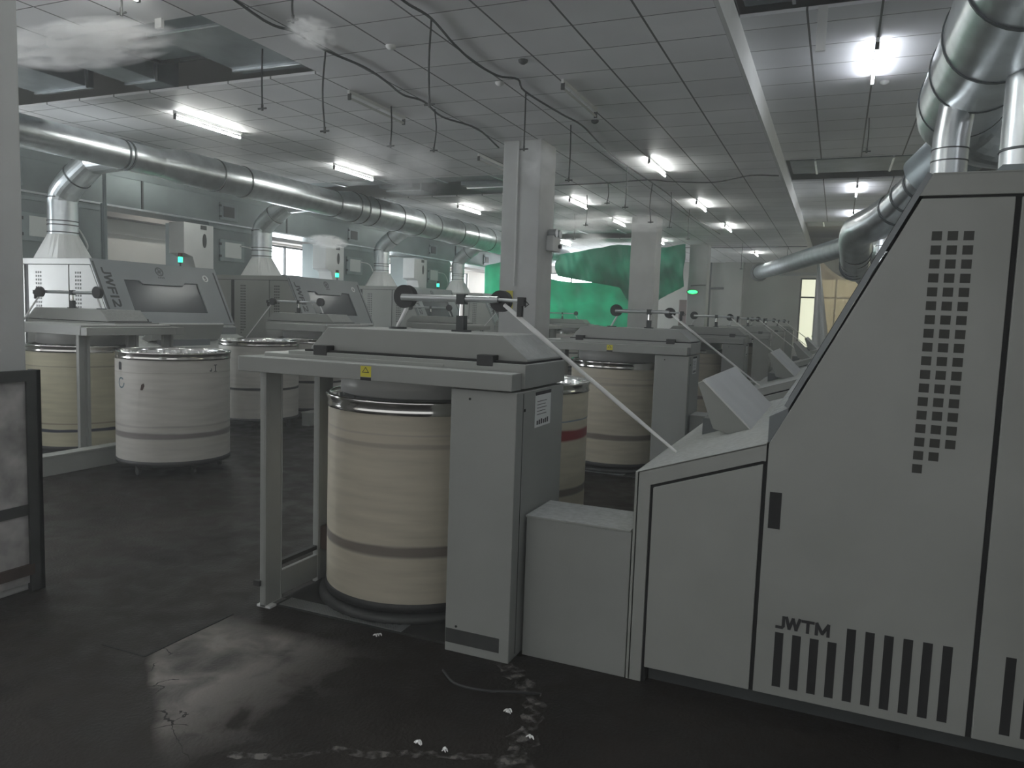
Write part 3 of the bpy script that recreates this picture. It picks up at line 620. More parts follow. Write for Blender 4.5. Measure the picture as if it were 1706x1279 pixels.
# slivers running from the guide arm to the delivery of each machine
def sliver(p0, p1, r, label, grp):
    a, b = Vector(p0), Vector(p1); mid = (a + b) / 2 - Vector((0, 0, .004))
    o = MB(p0).tube(bez([a, mid, b], 5), [r * .9, r, r * 1.15, r, r, r * .9, r, r, r * .85, r * .7, r * .6], 10).build('cotton_sliver', 'sliver'); o.location = p0
    return tag(o, label, 'sliver', grp)
for i, lb in enumerate(['thick white cotton sliver stretched from the nearest guide arm down to the nearest machine', 'white cotton sliver descending from the second guide arm behind the tilted cover', 'thin white sliver from the third guide arm of the right row',
                        'thin white sliver from the fourth guide arm of the right row', 'hair-thin white sliver from the fifth guide arm of the right row', 'hair-thin white sliver from the farthest guide arm of the right row']):
    y = A_OFF[i]; sliver((-1.6, 3.6 + y, 1.695), (-.679, 3.66 + y, 1.003), .0115, lb, 'cotton slivers of the right row')
for i, lb in enumerate(['white sliver at the coiler beside the left-edge column', 'thin white sliver from the guide arm down to the machine numbered 5', 'thin white sliver from the guide arm behind the nearest coiler', 'far thin sliver left of the middle column']):
    ky = B_KY[i]; sliver((K + 1.27, ky - 3.6, 1.69), (K + .679, ky - 3.66, 1.003), .009, lb, 'cotton slivers of the left row')
# link housings between coiler and machine
def linkbox(dx, dy, flip, label, grp):
    a = [(-1.25, Y0), (-.78, Y0), (-.78, 3.62), (-1.25, 3.62)]
    o = (-1.0, 3.45, 0); t = thing('link_housing', (o[0] if not flip else K - o[0], (o[1] + dy) if not flip else dy - o[1], 0), label, 'housing', grp, PI if flip else 0)
    MB(o).box(-1.302, -.79, Y0 + .002, 3.6, 0, .685).build('housing', 'paint2', t, .003)
    MB(o).box(-1.305, -.792, Y0 - .004, 3.605, .685, .695).build('cover', 'paint', t, .002)
    return t
for i, lb in enumerate(['knee-high grey link housing between the nearest coiler and the nearest machine', 'grey link housing at the foot of the second coiler of the right row', 'grey link housing at the third coiler of the right row', 'grey link housing at the fourth coiler of the right row']):
    linkbox(0, A_OFF[i], False, lb, 'link housings')
for i, lb in enumerate(['grey link housing beside the left-edge column coiler', 'grey link housing behind the free-standing white can', 'grey link housing behind the two nearest frame posts']):
    linkbox(0, B_KY[i], True, lb, 'link housings')

# ------------------------------------------------------------------ sliver cans
def make_can(m, castor=True, full=False):
    t = thing('sliver_can', (0, 0, 0), '', 'sliver can'); z0 = .1 if castor else .05
    MB().lathe([(.515, z0 + .03), (.52, z0 + .05), (.52, 1.12)], n=56).build('body', m, t)
    MB().lathe([(.5, z0 + .04), (.5, 1.15)], n=56).build('lining', 'white', t)
    MB().lathe([(0, z0), (.45, z0), (.525, z0 + .012), (.528, z0 + .055), (.5, z0 + .06), (0, z0 + .06)], n=56).build('base', 'black', t)
    MB().lathe([(.515, 1.105), (.529, 1.108), (.524, 1.125), (.524, 1.145), (.53, 1.16), (.535, 1.172), (.53, 1.182), (.51, 1.18), (.5, 1.165), (.5, 1.1)], n=64).build('rim', 'chrome', t)
    if castor:
        for k in range(5):
            a = 2 * PI * k / 5 + .3; x, y = .42 * math.cos(a), .42 * math.sin(a)
            MB().tube([(x - .012, y, .04), (x + .012, y, .04)], .04, 14).box(x - .018, x + .018, y - .02, y + .02, .07, .11).build('castor', 'iron', t)
    MB().lathe([(0, 1.02), (.35, 1.03), (.49, 1.0)], n=40).build('cotton_fill', 'lint', t)
    return t
CANS = {k: make_can(k, c) for k, c in (('canA', False), ('canW', True), ('canB', True), ('canR', True), ('canK', True))}
used = set()
def put_can(kind, x, y, label, rz=0, z=0):
    src = CANS[kind]
    if kind not in used: used.add(kind); r = src; r.location = (x, y, z); r.rotation_euler = (0, 0, rz); r['label'] = label
    else: r = dup(src, (x, y, z), rz, label)
    r['group'] = 'sliver cans'; return r
put_can('canA', -2.2, 3.79, 'cream sliver can with a dark scuff ring standing in the nearest coiler')
for i, lb in enumerate(['cream sliver can in the second coiler, behind the descending sliver', 'cream sliver can in the third coiler of the right row', 'cream sliver can in the fourth coiler of the right row', 'cream sliver can in the fifth coiler of the right row', 'cream sliver can in the last coiler of the right row']):
    put_can('canA', -2.2, 3.79 + A_OFF[i + 1], lb, 1.0 + i)
put_can('canR', -2.15, 5.15, 'yellowish sliver can with a dark red band behind the nearest cabinet')
put_can('canW', -6.0, 5.5, 'free-standing white sliver can with a blue ring mark in the left aisle', -1.9)
put_can('canK', -7.25, 8.1, 'white sliver can with a thin black band behind the free-standing can')
put_can('canB', K + 2.2, B_KY[0] - 3.79, 'yellowish sliver can with a thin black band in the coiler beside the left-edge column')
for i, lb in enumerate(['white black-banded sliver can in the coiler behind the nearest frame posts', 'sliver can in the coiler below the hood next after number 4', 'sliver can in the far coiler left of the middle column', 'sliver can in the coiler right of the middle column']):
    put_can('canK', K + 2.2, B_KY[i + 1] - 3.79, lb, .5 * i)
wc = CANS['canW']
def can_mark(name, ang, z, shape, m):
    mb = MB()
    for poly in shape:
        mb.add([((.5215) * math.cos(ang + u / .52), .5215 * math.sin(ang + u / .52), z + v) for u, v in poly], [tuple(range(len(poly)))])
    mb.build(name, m, wc)
def ringpoly(r0, r1, k0, k1, n=24): return [[(r * math.cos(a), r * math.sin(a)) for r, a in ((r0, 2 * PI * k / n), (r1, 2 * PI * k / n), (r1, 2 * PI * (k + 1) / n), (r0, 2 * PI * (k + 1) / n))] for k in range(k0, k1)]
M['bluegrey'] = mat('mark_blue', (.07, .13, .15), .6)
A0 = math.radians(-85) + 1.9
can_mark('ring_mark', A0 - .3, .885, ringpoly(.038, .052, 3, 24), 'bluegrey')
can_mark('badge', A0 - .34, 1.04, [[(-.028, -.035), (.028, -.035), (.028, .03), (.015, .04), (-.02, .04), (-.028, .03)]], 'text')
can_mark('scuff', A0 + .2, .86, [[(-.02, -.03), (.005, -.03), (.022, .01), (.015, .035), (-.01, .02)]], 'rust')
can_mark('tally_mark', A0 + 1.52, 1.03, [[(-.006, -.03), (.006, -.03), (.006, .03), (-.006, .03)], [(-.02, .026), (.02, .026), (.02, .034), (-.02, .034)], [(-.07, -.03), (-.045, -.03), (-.045, -.018), (-.07, -.018)], [(-.055, -.018), (-.045, -.018), (-.045, .0), (-.055, .0)], [(-.02, -.034), (.02, -.034), (.02, -.028), (-.02, -.028)]], 'plinth')

# ------------------------------------------------------------------ big round duct of the left row and the risers
XD = -9.25
t = thing('main_duct', (XD, 4, 3.6), 'long silver spiral duct hanging along the left row above the hoods', 'duct'); O = t.location
secs = [(-2, 8.2, .2, 3.66), (8.2, 8.6, None, None), (8.6, 12.4, .25, 3.68), (12.4, 12.9, None, None), (12.9, 17, .3, 3.7), (17, 17.4, None, None), (17.4, 26, .32, 3.7)]
for i, (a, b, r, z) in enumerate(secs):
    if r is None:
        p, n = secs[i - 1], secs[i + 1]; MB(O).tube([(XD, a, p[3]), (XD, b, n[3])], [p[2], n[2]], 32, False).build('reducer', 'galv', t)
    else: MB(O).tube([(XD, a, z), (XD, b, z)], r, 32, False).build('duct_section', 'galv', t)
for y in (5.9, 7.6, 7.68, 9.3, 9.9, 12.35, 12.95, 13.25, 13.6, 14.6, 15.5, 16.3, 17.5, 18.3, 19.4, 20.5, 20.7, 22.2, 24):
    r = .2 if y < 8.4 else .25 if y < 12.6 else .3 if y < 17.2 else .32; z = 3.66 if y < 8.4 else 3.68 if y < 12.6 else 3.7
    MB(O).tube([(XD, y - .013, z), (XD, y + .013, z)], r + .01, 32).build('band', 'band', t)
def riser(y, r, label, dx=0):
    x = -11.0 + dx; t = thing('riser_duct', (x, y, 2.232), label, 'duct', 'riser ducts of the left row'); O = t.location
    # square to round hopper
    n = 24; vs = []; bx, by = .36, .3
    for k in range(n):
        a = 2 * PI * (k + .5) / n; c, s = math.cos(a), math.sin(a); m = max(abs(c), abs(s)); vs.append((x + bx * c / m, y + by * s / m, 2.232))
    for k in range(n): a = 2 * PI * (k + .5) / n; vs.append((x + r * math.cos(a), y + r * math.sin(a), 2.62))
    MB(O).add(vs, [(k, (k + 1) % n, (k + 1) % n + n, k + n) for k in range(n)]).build('hopper', 'white', t)
    MB(O).tube([(x, y, 2.6), (x, y, 3.15)], r, 28, False).build('pipe', 'galv', t)
    path = [(x, y, 3.14), (x + .04, y, 3.24), (x + .16, y, 3.36), (x + .33, y, 3.48), (x + .7, y, 3.7), (XD - .15, y, 3.74)]
    MB(O).tube(path, [r, r, r, r * .98, r * .96, r * .9], 28, False, smooth=False).build('elbow', 'galv', t)
    MB(O).tube([(x + .33, y, 3.48), (x + .345, y, 3.49)], r + .006, 28).build('band', 'band', t)
    for z in (2.65, 2.76, 2.82, 3.17): MB(O).tube([(x, y, z - .008), (x, y, z + .008)], r + .008, 28).build('band', 'band', t)
    return t
for y, r, lb in ((8.0, .21, 'silver riser duct with elbow above the vented side panel at the left'), (12.35, .2, 'silver riser duct with elbow above the machine numbered 4'), (16.8, .2, 'silver riser duct above the machine next after number 4'),
              (21.1, .2, 'silver riser duct left of the middle column')): riser(y, r, lb)
# ------------------------------------------------------------------ chute feeders and plenum behind the left row
t = thing('supply_plenum', (-12.4, 12, 3.33), 'long dull grey rectangular air plenum behind the left row', 'plenum'); O = t.location
MB(O).box(-12.9, -12.0, 1.5, 27, 3.33, 3.86).build('plenum_box', 'sheet', t, .01)
MB(O).box(-12.02, -11.97, 1.5, 27, 3.31, 3.34).build('flange', 'galv', t); MB(O).box(-12.9, -12.1, 1.5, 27, 3.86, 4.09).build('upper_box', 'sheet', t)
for y in (4, 5.6, 10.3, 14.3, 18.7, 22.8): MB(O).box(-12.01, -11.985, y - .02, y + .02, 3.33, 3.86).build('seam', 'iron', t)
for i, y in enumerate((3.6, 7.55, 12.2, 16.7, 21, 25)):
    h = MB(O).box(-12.0, -11.975, y, y + .5, 3.4, 3.76).build('hatch', 'galvd', t, .005)
    MB(O).box(-11.974, -11.965, y + .1, y + .4, 3.47, 3.69).build('hatch_window', 'iron', h)
    for z in (3.47, 3.69): MB(O).box(-11.98, -11.955, y - .02, y + .03, z - .02, z + .02).build('latch', 'black', h)
chl = ['dull grey sheet-metal feed chute behind the column at the left edge', 'dull grey sheet-metal feed chute left of the beige wall opening', 'grey sheet-metal feed chute with a hatch behind the machine numbered 4', 'grey sheet-metal feed chute right of the bright window', 'grey sheet-metal feed chute left of the middle column', 'farthest grey feed chute near the green tarpaulin']
ch0 = None
for i, nb in enumerate(B_NEAR):
    if ch0 is None:
        ch0 = thing('feed_chute', (-12.6, nb + .95, 0), chl[0], 'feed chute', 'feed chutes behind the left row'); O = (-12.6, nb + .95, 0)
        MB(O).box(-13.2, -12.0, nb + .15, nb + 1.95, 0, 3.31).build('chute_body', 'sheet', ch0, .01)
        MB(O).box(-12.0, -11.98, nb + .15, nb + 1.95, 3.2, 3.26).build('flange', 'galvd', ch0)
        h = MB(O).box(-12.0, -11.97, nb + .45, nb + 1.15, 2.55, 3.0).build('hatch', 'galvd', ch0, .005)
        MB(O).box(-11.97, -11.962, nb + .58, nb + 1.05, 2.63, 2.95).build('hatch_window', 'label', h)
        for z in (2.65, 2.9): MB(O).box(-11.98, -11.955, nb + .43, nb + .48, z - .025, z + .025).build('latch', 'black', h)
        MB(O).tube(bez([(-11.94, nb + 1.0, 2.9), (-11.85, nb + 1.3, 2.85), (-11.8, nb + 1.45, 2.6), (-11.85, nb + 1.5, 2.5)], 4), .015, 6).build('hose', 'white', ch0)
    else: dup(ch0, (-12.6, nb + .95, 0), 0, chl[i])
for i, nb in enumerate(B_NEAR[1:5]):
    t = thing('switch_cabinet', (-11.9, nb - .2, 2.3), ['white switch cabinet left of the machine numbered 5', 'white switch cabinet with an oval handle left of the hatch behind number 4', 'white switch cabinet with an oval handle right of the bright window', 'white switch cabinet with an oval handle left of the middle column'][i], 'cabinet', 'switch cabinets'); O = t.location
    MB(O).prism([(nb - .62, 3.22), (nb - .62, 2.62), (nb - .4, 2.56), (nb - .22, 2.0), (nb + .14, 2.0), (nb + .14, 3.22)], -12.25, -11.85, 'x').build('cabinet_body', 'white', t, .006)
    e = [(nb - .1 + .05 * math.cos(2 * PI * k / 16), 2.9 + .14 * math.sin(2 * PI * k / 16)) for k in range(16)]
    MB(O).prism(e, -11.85, -11.84, 'x').build('oval_handle', 'iron', t)
    MB(O).box(-11.85, -11.84, nb - .2, nb - .05, 3.12, 3.2).build('vent', 'iron', t)
o = MB((-11.5, 9.12, 0)).tube([(-11.5, 9.12, 2.232), (-11.5, 9.12, 4.09)], .03, 10).build('conduit_pipe', 'sheet'); o.location = (-11.5, 9.12, 0); tag(o, 'thin vertical grey pipe in front of the beige wall, right of the first riser', 'pipe')
o = MB((-11.75, 7.4, 0)).tube([(-11.75, 9.3, 2.232), (-11.75, 9.3, 3.3)], .05, 12).build('conduit_pipe', 'sheet'); o.location = (-11.75, 7.4, 0); tag(o, 'short thick grey pipe at the left edge of the beige wall opening', 'pipe')

# ------------------------------------------------------------------ ducts of the right row
t = thing('main_duct', (.57, 4, 2.93), 'big silver round duct descending at the top right above the nearest machine', 'duct'); O = t.location
MB(O).tube([(.57, -2, 2.97), (.57, 5.2, 2.95)], .225, 36, False).build('duct_section', 'galv', t)
el = [(.57, 5.18, 2.95)] + [(.57 + .35 * (1 - math.cos(a)), 5.2 + .35 * math.sin(a), 2.95 - .06 * a) for a in (.3, .6, .9, 1.2, 1.5)] + [(1.5, 5.57, 2.85)]
MB(O).tube(el, .225, 36, False, smooth=False).build('elbow', 'galv', t)
for y in (2.2, 2.75, 3.3, 3.95, 4.45, 5.0): MB(O).tube([(.57, y - .008, 2.955), (.57, y + .008, 2.955)], .232, 36).build('band', 'band', t)
t = thing('riser_duct', (.47, 4.5, 2.232), 'short silver riser joining the big duct to the nearest machine top', 'duct'); O = t.location
MB(O).tube([(.47, 4.5, 2.232), (.47, 4.5, 2.62), (.49, 4.52, 2.8)], .084, 24, False).build('pipe', 'galv', t)
for z in (2.38, 2.5, 2.56): MB(O).tube([(.47, 4.5, z - .003), (.47, 4.5, z + .003)], .087, 24).build('band', 'band', t)
t = thing('riser_duct', (.72, 3.9, 2.232), 'tall silver riser with a square flange at the top right picture edge', 'duct'); O = t.location
MB(O).tube([(.7, 3.9, 2.232), (.7, 3.9, 2.3)], .12, 28).build('collar', 'galv', t)
MB(O).prism([(.55, 2.3), (.85, 2.3), (.81, 2.34), (.59, 2.34)][::-1], 3.75, 4.05).build('flange', 'galvd', t)
MB(O).tube([(.7, 3.9, 2.34), (.7, 3.9, 4.36)], .105, 28, False).build('pipe', 'galv', t)
for z in (2.42, 2.75, 2.85, 2.95): MB(O).tube([(.7, 3.9, z - .005), (.7, 3.9, z + .005)], .111, 28).build('band', 'band', t)
t = thing('bend_duct', (.4, 9, 2.7), 'silver bent duct with close bands above the second machine of the right row', 'duct'); O = t.location
MB(O).tube([(1.5, 7.4, 3.5), (.95, 7.8, 3.3), (.66, 8.1, 3.03)], [.26, .26, .24], 28, False).build('upper_pipe', 'galvd', t)
MB(O).tube([(.68, 8.1, 3.05), (.42, 8.7, 2.79)], .165, 28, False).build('banded_pipe', 'galv', t)
MB(O).tube(bez([(.46, 8.65, 2.83), (.3, 8.95, 2.74), (.17, 9.35, 2.72), (.13, 9.7, 2.66), (.14, 10.1, 2.58)], 4), .185, 28, False).build('elbow', 'galv', t)
MB(O).tube(bez([(.14, 10.1, 2.58), (.15, 10.6, 2.5), (.18, 11.3, 2.42)], 4), .18, 28).build('banded_pipe', 'galv', t)
for y in (10.15, 10.4, 10.65, 10.9, 11.1): MB(O).tube([(.15, y, 2.58 - (y - 10.1) * .14), (.152, y + .03, 2.576 - (y - 10.1) * .14)], .187, 28, True).build('band', 'band', t)
for k in (.15, .5, .85):
    a = Vector((.68, 8.1, 3.05)); b = Vector((.42, 8.7, 2.79)); p = a.lerp(b, k); q = a.lerp(b, k + .04); MB(O).tube([p, q], .172, 28).build('band', 'band', t)
t = thing('riser_duct', (.4, 8.9, 2.232), 'short silver riser under the bent duct of the second right-row machine', 'duct'); O = t.location
MB(O).tube([(.42, 9.0, 2.232), (.42, 9.0, 2.75)], .1, 20, False).build('pipe', 'galv', t)
for z in (2.4, 2.5): MB(O).tube([(.42, 9.0, z - .004), (.42, 9.0, z + .004)], .104, 20).build('band', 'band', t)
t = thing('bend_duct', (.5, 13, 2.6), 'smaller silver bent duct behind the first bend, above the third right-row machine', 'duct'); O = t.location
MB(O).tube(bez([(.95, 11.6, 2.85), (.6, 12.4, 2.78), (.45, 13.2, 2.65), (.4, 14.2, 2.5)], 5), .2, 24).build('elbow', 'galv', t)
MB(O).tube([(.45, 13.2, 2.232), (.45, 13.2, 2.5)], .1, 20, False).build('short_riser', 'galv', t)
for y in (13.3, 13.6, 13.9): MB(O).tube([(.44, y, 2.66 - (y - 13.2) * .15), (.44, y + .03, 2.656 - (y - 13.2) * .15)], .207, 24).build('band', 'band', t)
t = thing('cross_duct', (-1.4, 22, 3.4), 'long silver round duct slanting across the far end of the hall', 'duct'); O = t.location
a, b = Vector((-2.95, 31.5, 3.62)), Vector((.22, 14.5, 3.08))
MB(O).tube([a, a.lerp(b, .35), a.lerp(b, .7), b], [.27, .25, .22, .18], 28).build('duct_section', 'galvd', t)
for k in (.3, .42, .5, .53, .62, .66, .76, .88, .9): p = a.lerp(b, k); MB(O).tube([p, a.lerp(b, k + .004)], .275 - .095 * k, 28).build('band', 'band', t)
MB(O).lathe([(.36, 31.5 - .0), (.2, 31.2)], n=4) if False else None
MB(O).tube([(-3.0, 31.75, 3.63), (-2.93, 31.4, 3.62)], [.36, .3], 20).build('dark_sleeve', 'iron', t)

# ------------------------------------------------------------------ rectangular ducts in the ceiling openings
def rduct(x0, x1, y0, y1, z0, z1, label, m='galvd', ribs='y'):
    t = thing('ceiling_duct', ((x0 + x1) / 2, (y0 + y1) / 2, z0), label, 'duct', 'rectangular ducts in the ceiling openings'); O = t.location
    MB(O).box(x0, x1, y0, y1, z0, z1).build('duct_body', m, t, .006)
    if ribs == 'y':
        k = y0 + .3
        while k < y1: MB(O).box(x0 - .02, x1 + .02, k, k + .03, z0 - .02, z1 + .02).build('flange', 'galv', t); k += 1.1
    else:
        k = x0 + .4
        while k < x1: MB(O).box(k, k + .03, y0 - .02, y1 + .02, z0 - .02, z1 + .02).build('flange', 'galv', t); k += 1.2
    return t
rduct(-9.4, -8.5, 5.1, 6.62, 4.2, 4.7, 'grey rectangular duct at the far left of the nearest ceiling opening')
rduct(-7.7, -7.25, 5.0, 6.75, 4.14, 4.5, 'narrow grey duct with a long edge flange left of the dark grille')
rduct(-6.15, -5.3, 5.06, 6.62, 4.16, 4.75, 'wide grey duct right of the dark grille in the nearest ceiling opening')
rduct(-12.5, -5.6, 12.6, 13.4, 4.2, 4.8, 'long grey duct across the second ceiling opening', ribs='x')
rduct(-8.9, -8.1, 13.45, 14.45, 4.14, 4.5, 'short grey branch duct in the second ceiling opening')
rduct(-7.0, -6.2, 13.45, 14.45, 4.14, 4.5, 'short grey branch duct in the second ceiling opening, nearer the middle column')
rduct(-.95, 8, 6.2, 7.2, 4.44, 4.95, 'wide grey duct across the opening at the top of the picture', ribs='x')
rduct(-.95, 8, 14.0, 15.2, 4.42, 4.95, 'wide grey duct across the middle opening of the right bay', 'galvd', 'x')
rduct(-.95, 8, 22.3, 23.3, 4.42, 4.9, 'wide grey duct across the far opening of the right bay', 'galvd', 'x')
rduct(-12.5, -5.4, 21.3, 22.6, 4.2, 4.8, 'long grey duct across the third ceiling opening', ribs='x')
t = thing('ceiling_grille', (-7.0, 6.0, 4.2), 'dark square grille in the nearest ceiling opening', 'grille'); O = t.location
MB(O).box(-7.1, -6.35, 5.7, 6.35, 4.3, 4.34).build('grille_plate', 'galvd', t)
MB(O).box(-7.12, -6.33, 5.68, 5.73, 4.27, 4.34).box(-7.12, -6.33, 6.32, 6.37, 4.27, 4.34).box(-7.12, -7.07, 5.68, 6.37, 4.27, 4.34).box(-6.38, -6.33, 5.68, 6.37, 4.27, 4.34).build('grille_frame', 'iron', t)
for i, (x, y) in enumerate([(-5.6, 5.02), (-7.0, 5.02), (-.3, 7.3)]):
    o = MB((x, y, 4.1)).box(x - .04, x + .04, y - .03, y, 4.02, 4.4).build('duct_bracket', 'white'); o.location = (x, y, 4.1)
    tag(o, ['white bracket on the near edge of the nearest ceiling opening, right one', 'white bracket on the near edge of the nearest ceiling opening, left one', 'white bracket on the edge of the right bay opening at the top of the picture'][i], 'bracket', 'white duct brackets')

# ------------------------------------------------------------------ fluorescent tubes
def light(x, y, z, on, label, ln=1.2):
    t = thing('fluorescent_light', (x, y, z), label, 'light', 'fluorescent ceiling lights'); O = (x, y, z)
    MB(O).box(x - .014, x + .014, y, y + ln, z + .015, z + .055).build('batten', 'white', t)
    MB(O).tube([(x, y + .03, z - .03), (x, y + ln - .03, z - .03)], .014, 10).build('tube', ('tubeb' if x > -1 else 'tube') if on else 'tubeoff', t)
    for yy in (y + .01, y + ln - .03): MB(O).box(x - .018, x + .018, yy, yy + .02, z - .05, z + .02).build('lamp_holder', 'iron', t)
    return t
ZL, ZR = 4.045, 4.325
for x, y, on, lb in [(-8.0, 7.36, 1, 'lit tube light above the big left duct, nearest of its row'), (-8.05, 10.77, 1, 'lit tube light above the big left duct, second of its row'), (-8.08, 15.4, 1, 'lit tube light right of the second ceiling opening'),
    (-8.1, 19.3, 1, 'small lit tube light beside the end of the big duct'), (-8.5, 23.3, 1, 'lit tube light above the left part of the green tarpaulin'), (-5.24, 7.27, 0, 'unlit tube light between the hanging black hoses'),
    (-5.28, 10.7, 0, 'unlit tube light just left of the middle column top'), (-5.25, 14.95, 1, 'lit misty tube light just right of the middle column'), (-5.25, 18.2, 1, 'lit tube light between the middle column and the next one'),
    (-5.25, 23.0, 1, 'lit tube light above the green tarpaulin near the second column'), (-2.8, 7.6, 0, 'unlit tube light right of the long hose run'), (-2.8, 11.53, 1, 'bright tube light in mid ceiling, nearest lit one left of the ceiling step'), (-2.8, 15.75, 1, 'warm lit tube light, second left of the ceiling step'),
    (-2.76, 19.7, 1, 'lit tube light, third left of the ceiling step'), (-2.8, 27.5, 1, 'lit tube light at the far end of the left bay'), (-2.8, 3.4, 1, 'added fill tube above the nearest coiler, outside the picture'), (-2.8, -.6, 1, 'added fill tube behind the camera, left of the ceiling step'), (-5.24, 3.3, 1, 'added fill tube above the nearest column, outside the picture'), (-5.24, -.6, 1, 'added fill tube behind the nearest column'), (-8.0, 3.2, 1, 'added fill tube above the left row, outside the picture'), (-10.8, 6.0, 1, 'added fill tube hidden behind the big duct beside the machine numbered 5'), (-10.8, 10.3, 1, 'added fill tube hidden behind the big duct before the machine numbered 4'), (-10.8, 14.6, 1, 'added fill tube hidden behind the big duct beyond the machine numbered 4'), (-10.8, 18.8, 1, 'added fill tube hidden behind the far part of the big duct'), (-13.6, 9.0, 1, 'added fill tube over the left wall corridor near the beige wall'), (-13.6, 12.0, 1, 'added fill tube over the left wall corridor behind number 4'), (-13.6, 18.5, 1, 'added fill tube over the left wall corridor beside the bright window')]:  # out-of-view, duct-hidden and corridor tubes are added to brighten tops, left row, wall
    light(x, y, ZL, on, lb)
for x, y, lb in [(.17, 8.15, 'glaring tube light in the right bay, nearest the camera'), (.17, 16.1, 'lit tube light in the right bay beyond the middle opening, second one'), (.17, 19.85, 'lit tube light in the right bay, third one'), (4.2, 8.15, 'lit tube light above the body of the nearest machine, out to the right'),
                 (.17, 3.9, 'added fill tube of the right bay directly above the camera aisle'), (.17, -.6, 'added fill tube of the right bay behind the camera'), (4.2, 3.9, 'added fill tube above the nearest machine, outside the picture'), (4.2, -.6, 'added fill tube behind the camera on the right'), (4.2, 16.1, 'lit tube light far out to the right of the right bay'), (4.2, 20, 'lit tube light at the far right end of the hall'), (7.5, 12, 'lit tube light beside the right wall')]:  # tubes over the near aisle and behind the camera are added overhead fill
    light(x, y, ZR, 1, lb)

# ------------------------------------------------------------------ hoses and mist nozzles
def run(pts, r, label, m='black', name='hose_run'):
    p0 = pts[0]; o = MB(p0).tube(bez(pts, 5), r, 6).build(name, m); o.location = p0; return tag(o, label, 'hose')
zz = 4.075
run([(x, y, zz) for x, y in [(-3.3, 3.2), (-3.33, 4.4), (-3.31, 5.1), (-3.31, 5.37), (-3.28, 5.69), (-3.38, 6.3), (-3.42, 6.8), (-3.37, 7.24), (-3.22, 7.4), (-3.31, 7.82), (-3.24, 8.78), (-3.17, 9.39), (-3.24, 10.43), (-3.28, 11.81), (-3.2, 14.8), (-3.3, 18), (-3.2, 22)]], .011, 'long black hose wandering along the ceiling right of the middle column')
run([(x, y, zz) for x, y in [(-4.55, 3), (-4.5, 4.2), (-4.68, 5.27), (-4.6, 5.58), (-4.63, 6.06), (-4.56, 6.58), (-4.6, 7.03), (-4.69, 7.54), (-4.6, 7.85), (-4.72, 8.52), (-4.56, 9.18), (-4.75, 10.3)]], .012, 'long black hose along the ceiling running to the middle column top')
run([(x, y, zz) for x, y in [(-6.0, 13.36), (-5, 13.5), (-4.0, 13.46), (-3.23, 13.32), (-2.86, 13.58), (-2.16, 13.79), (-1.5, 13.29), (-1.06, 13.41)]], .01, 'thin black cable crossing the ceiling to the step, behind the middle column')
run([(-6.2, 25.84, zz), (-4, 25.86, 4.06), (-2.5, 25.8, zz), (-1.04, 25.74, zz)], .012, 'thin dark cable across the far ceiling')
drops = [(-3.32, 5.76, 3.4), (-4.69, 6.13, 3.35), (-5.38, 6.04, 3.59), (-4.08, 4.92, 3.88), (-5.46, 4.51, 3.95), (-4.69, 8.27, 3.61), (-5.14, 8.0, 3.63), (-3.36, 7.96, 3.49), (-3.33, 9.42, 3.4), (-3.29, 12.1, 3.43), (-3.26, 13.79, 3.4), (-3.13, 14.83, 3.43), (-4.85, 14.87, 3.5), (-4.05, 13.63, 3.74), (-6.0, 17.5, 3.5), (-3.2, 17.2, 3.45), (-2.9, 24.8, 3.3), (-1.6, 25.8, 3.5), (.2, 11.2, 3.95)]
dl = ['hanging black mist hose, longest and nearest, in the upper middle of the picture', 'hanging black mist hose left of the unlit tube light', 'curved black mist hose at the right edge of the nearest ceiling opening', 'short mist hose cut by the top edge, right of the two at the top left',
      'short black nozzle hose in the thick mist at the top left', 'hanging mist hose just right of the unlit tube light', 'short hanging mist hose beside the unlit tube light', 'mist hose hanging in front of the middle column top', 'black mist hose hanging just right of the middle column',
      'mist hose with a knotted white tie left of the bright mid-ceiling tube', 'mist hose hanging left of the second column top', 'mist hose hanging right of the second column top', 'mist hose in the haze right of the middle column', 'short mist hose on the crossing cable', 'far mist hose in front of the green tarpaulin',
      'far mist hose between second and third columns', 'far mist hose before the pale far ceiling', 'mist hose hanging from the far crossing cable', 'nozzle on a thin pipe in the right bay opening']
for (x, y, z), lb in zip(drops, dl):
    t = thing('mist_hose', (x, y, z), lb, 'mist hose', 'hanging mist hoses'); O = (x, y, z); top = (4.18 if x == -5.38 else 4.1) if x < -1.03 else 4.38; sw = random.uniform(-.03, .03)
    MB(O).tube(bez([(x, y, top), (x + sw, y, (z + top) / 2), (x, y, z + .01)], 5), .0085, 6).build('hose', 'black', t)
    MB(O).tube([(x - .05, y, z), (x + .05, y, z)], .009, 8).tube([(x, y, z - .02), (x, y, z + .04)], .012, 8).build('nozzle', 'iron', t)
for i, (x, y) in enumerate([(-2.97, 6.94), (-2.97, 9.3), (-3.48, 7.52), (.3, 9.6), (-4.0, 6.2)]):
    o = MB((x, y, 4.1)).lathe([(.0, 4.06), (.02, 4.062), (.045, 4.08), (.05, 4.1)], (x, y), 16).build('ceiling_sensor', 'iron' if i < 2 else 'white'); top = 0
    o.location = (x, y, 4.1 if x < -1 else 4.38)
    tag(o, ['small dark round sensor on the ceiling, nearer one', 'small dark round sensor on the ceiling, farther one', 'small white sensor beside the long hose run', 'small sensor beside the glaring right-bay tube', 'small white sensor on the tile left of the nearest hose'][i], 'sensor')
def mist(x, y, z, sx, sy, sz, label, m='mist'):
    me = MB(); n = 12; prof = [(max(math.sin(PI * i / n), 0.001), -math.cos(PI * i / n)) for i in range(n + 1)]; me.lathe(prof, n=20)
    o = me.build('mist_cloud', m); o.location = (x, y, z); o.scale = (sx, sy, sz); tag(o, label, 'mist', 'mist clouds', 'stuff')
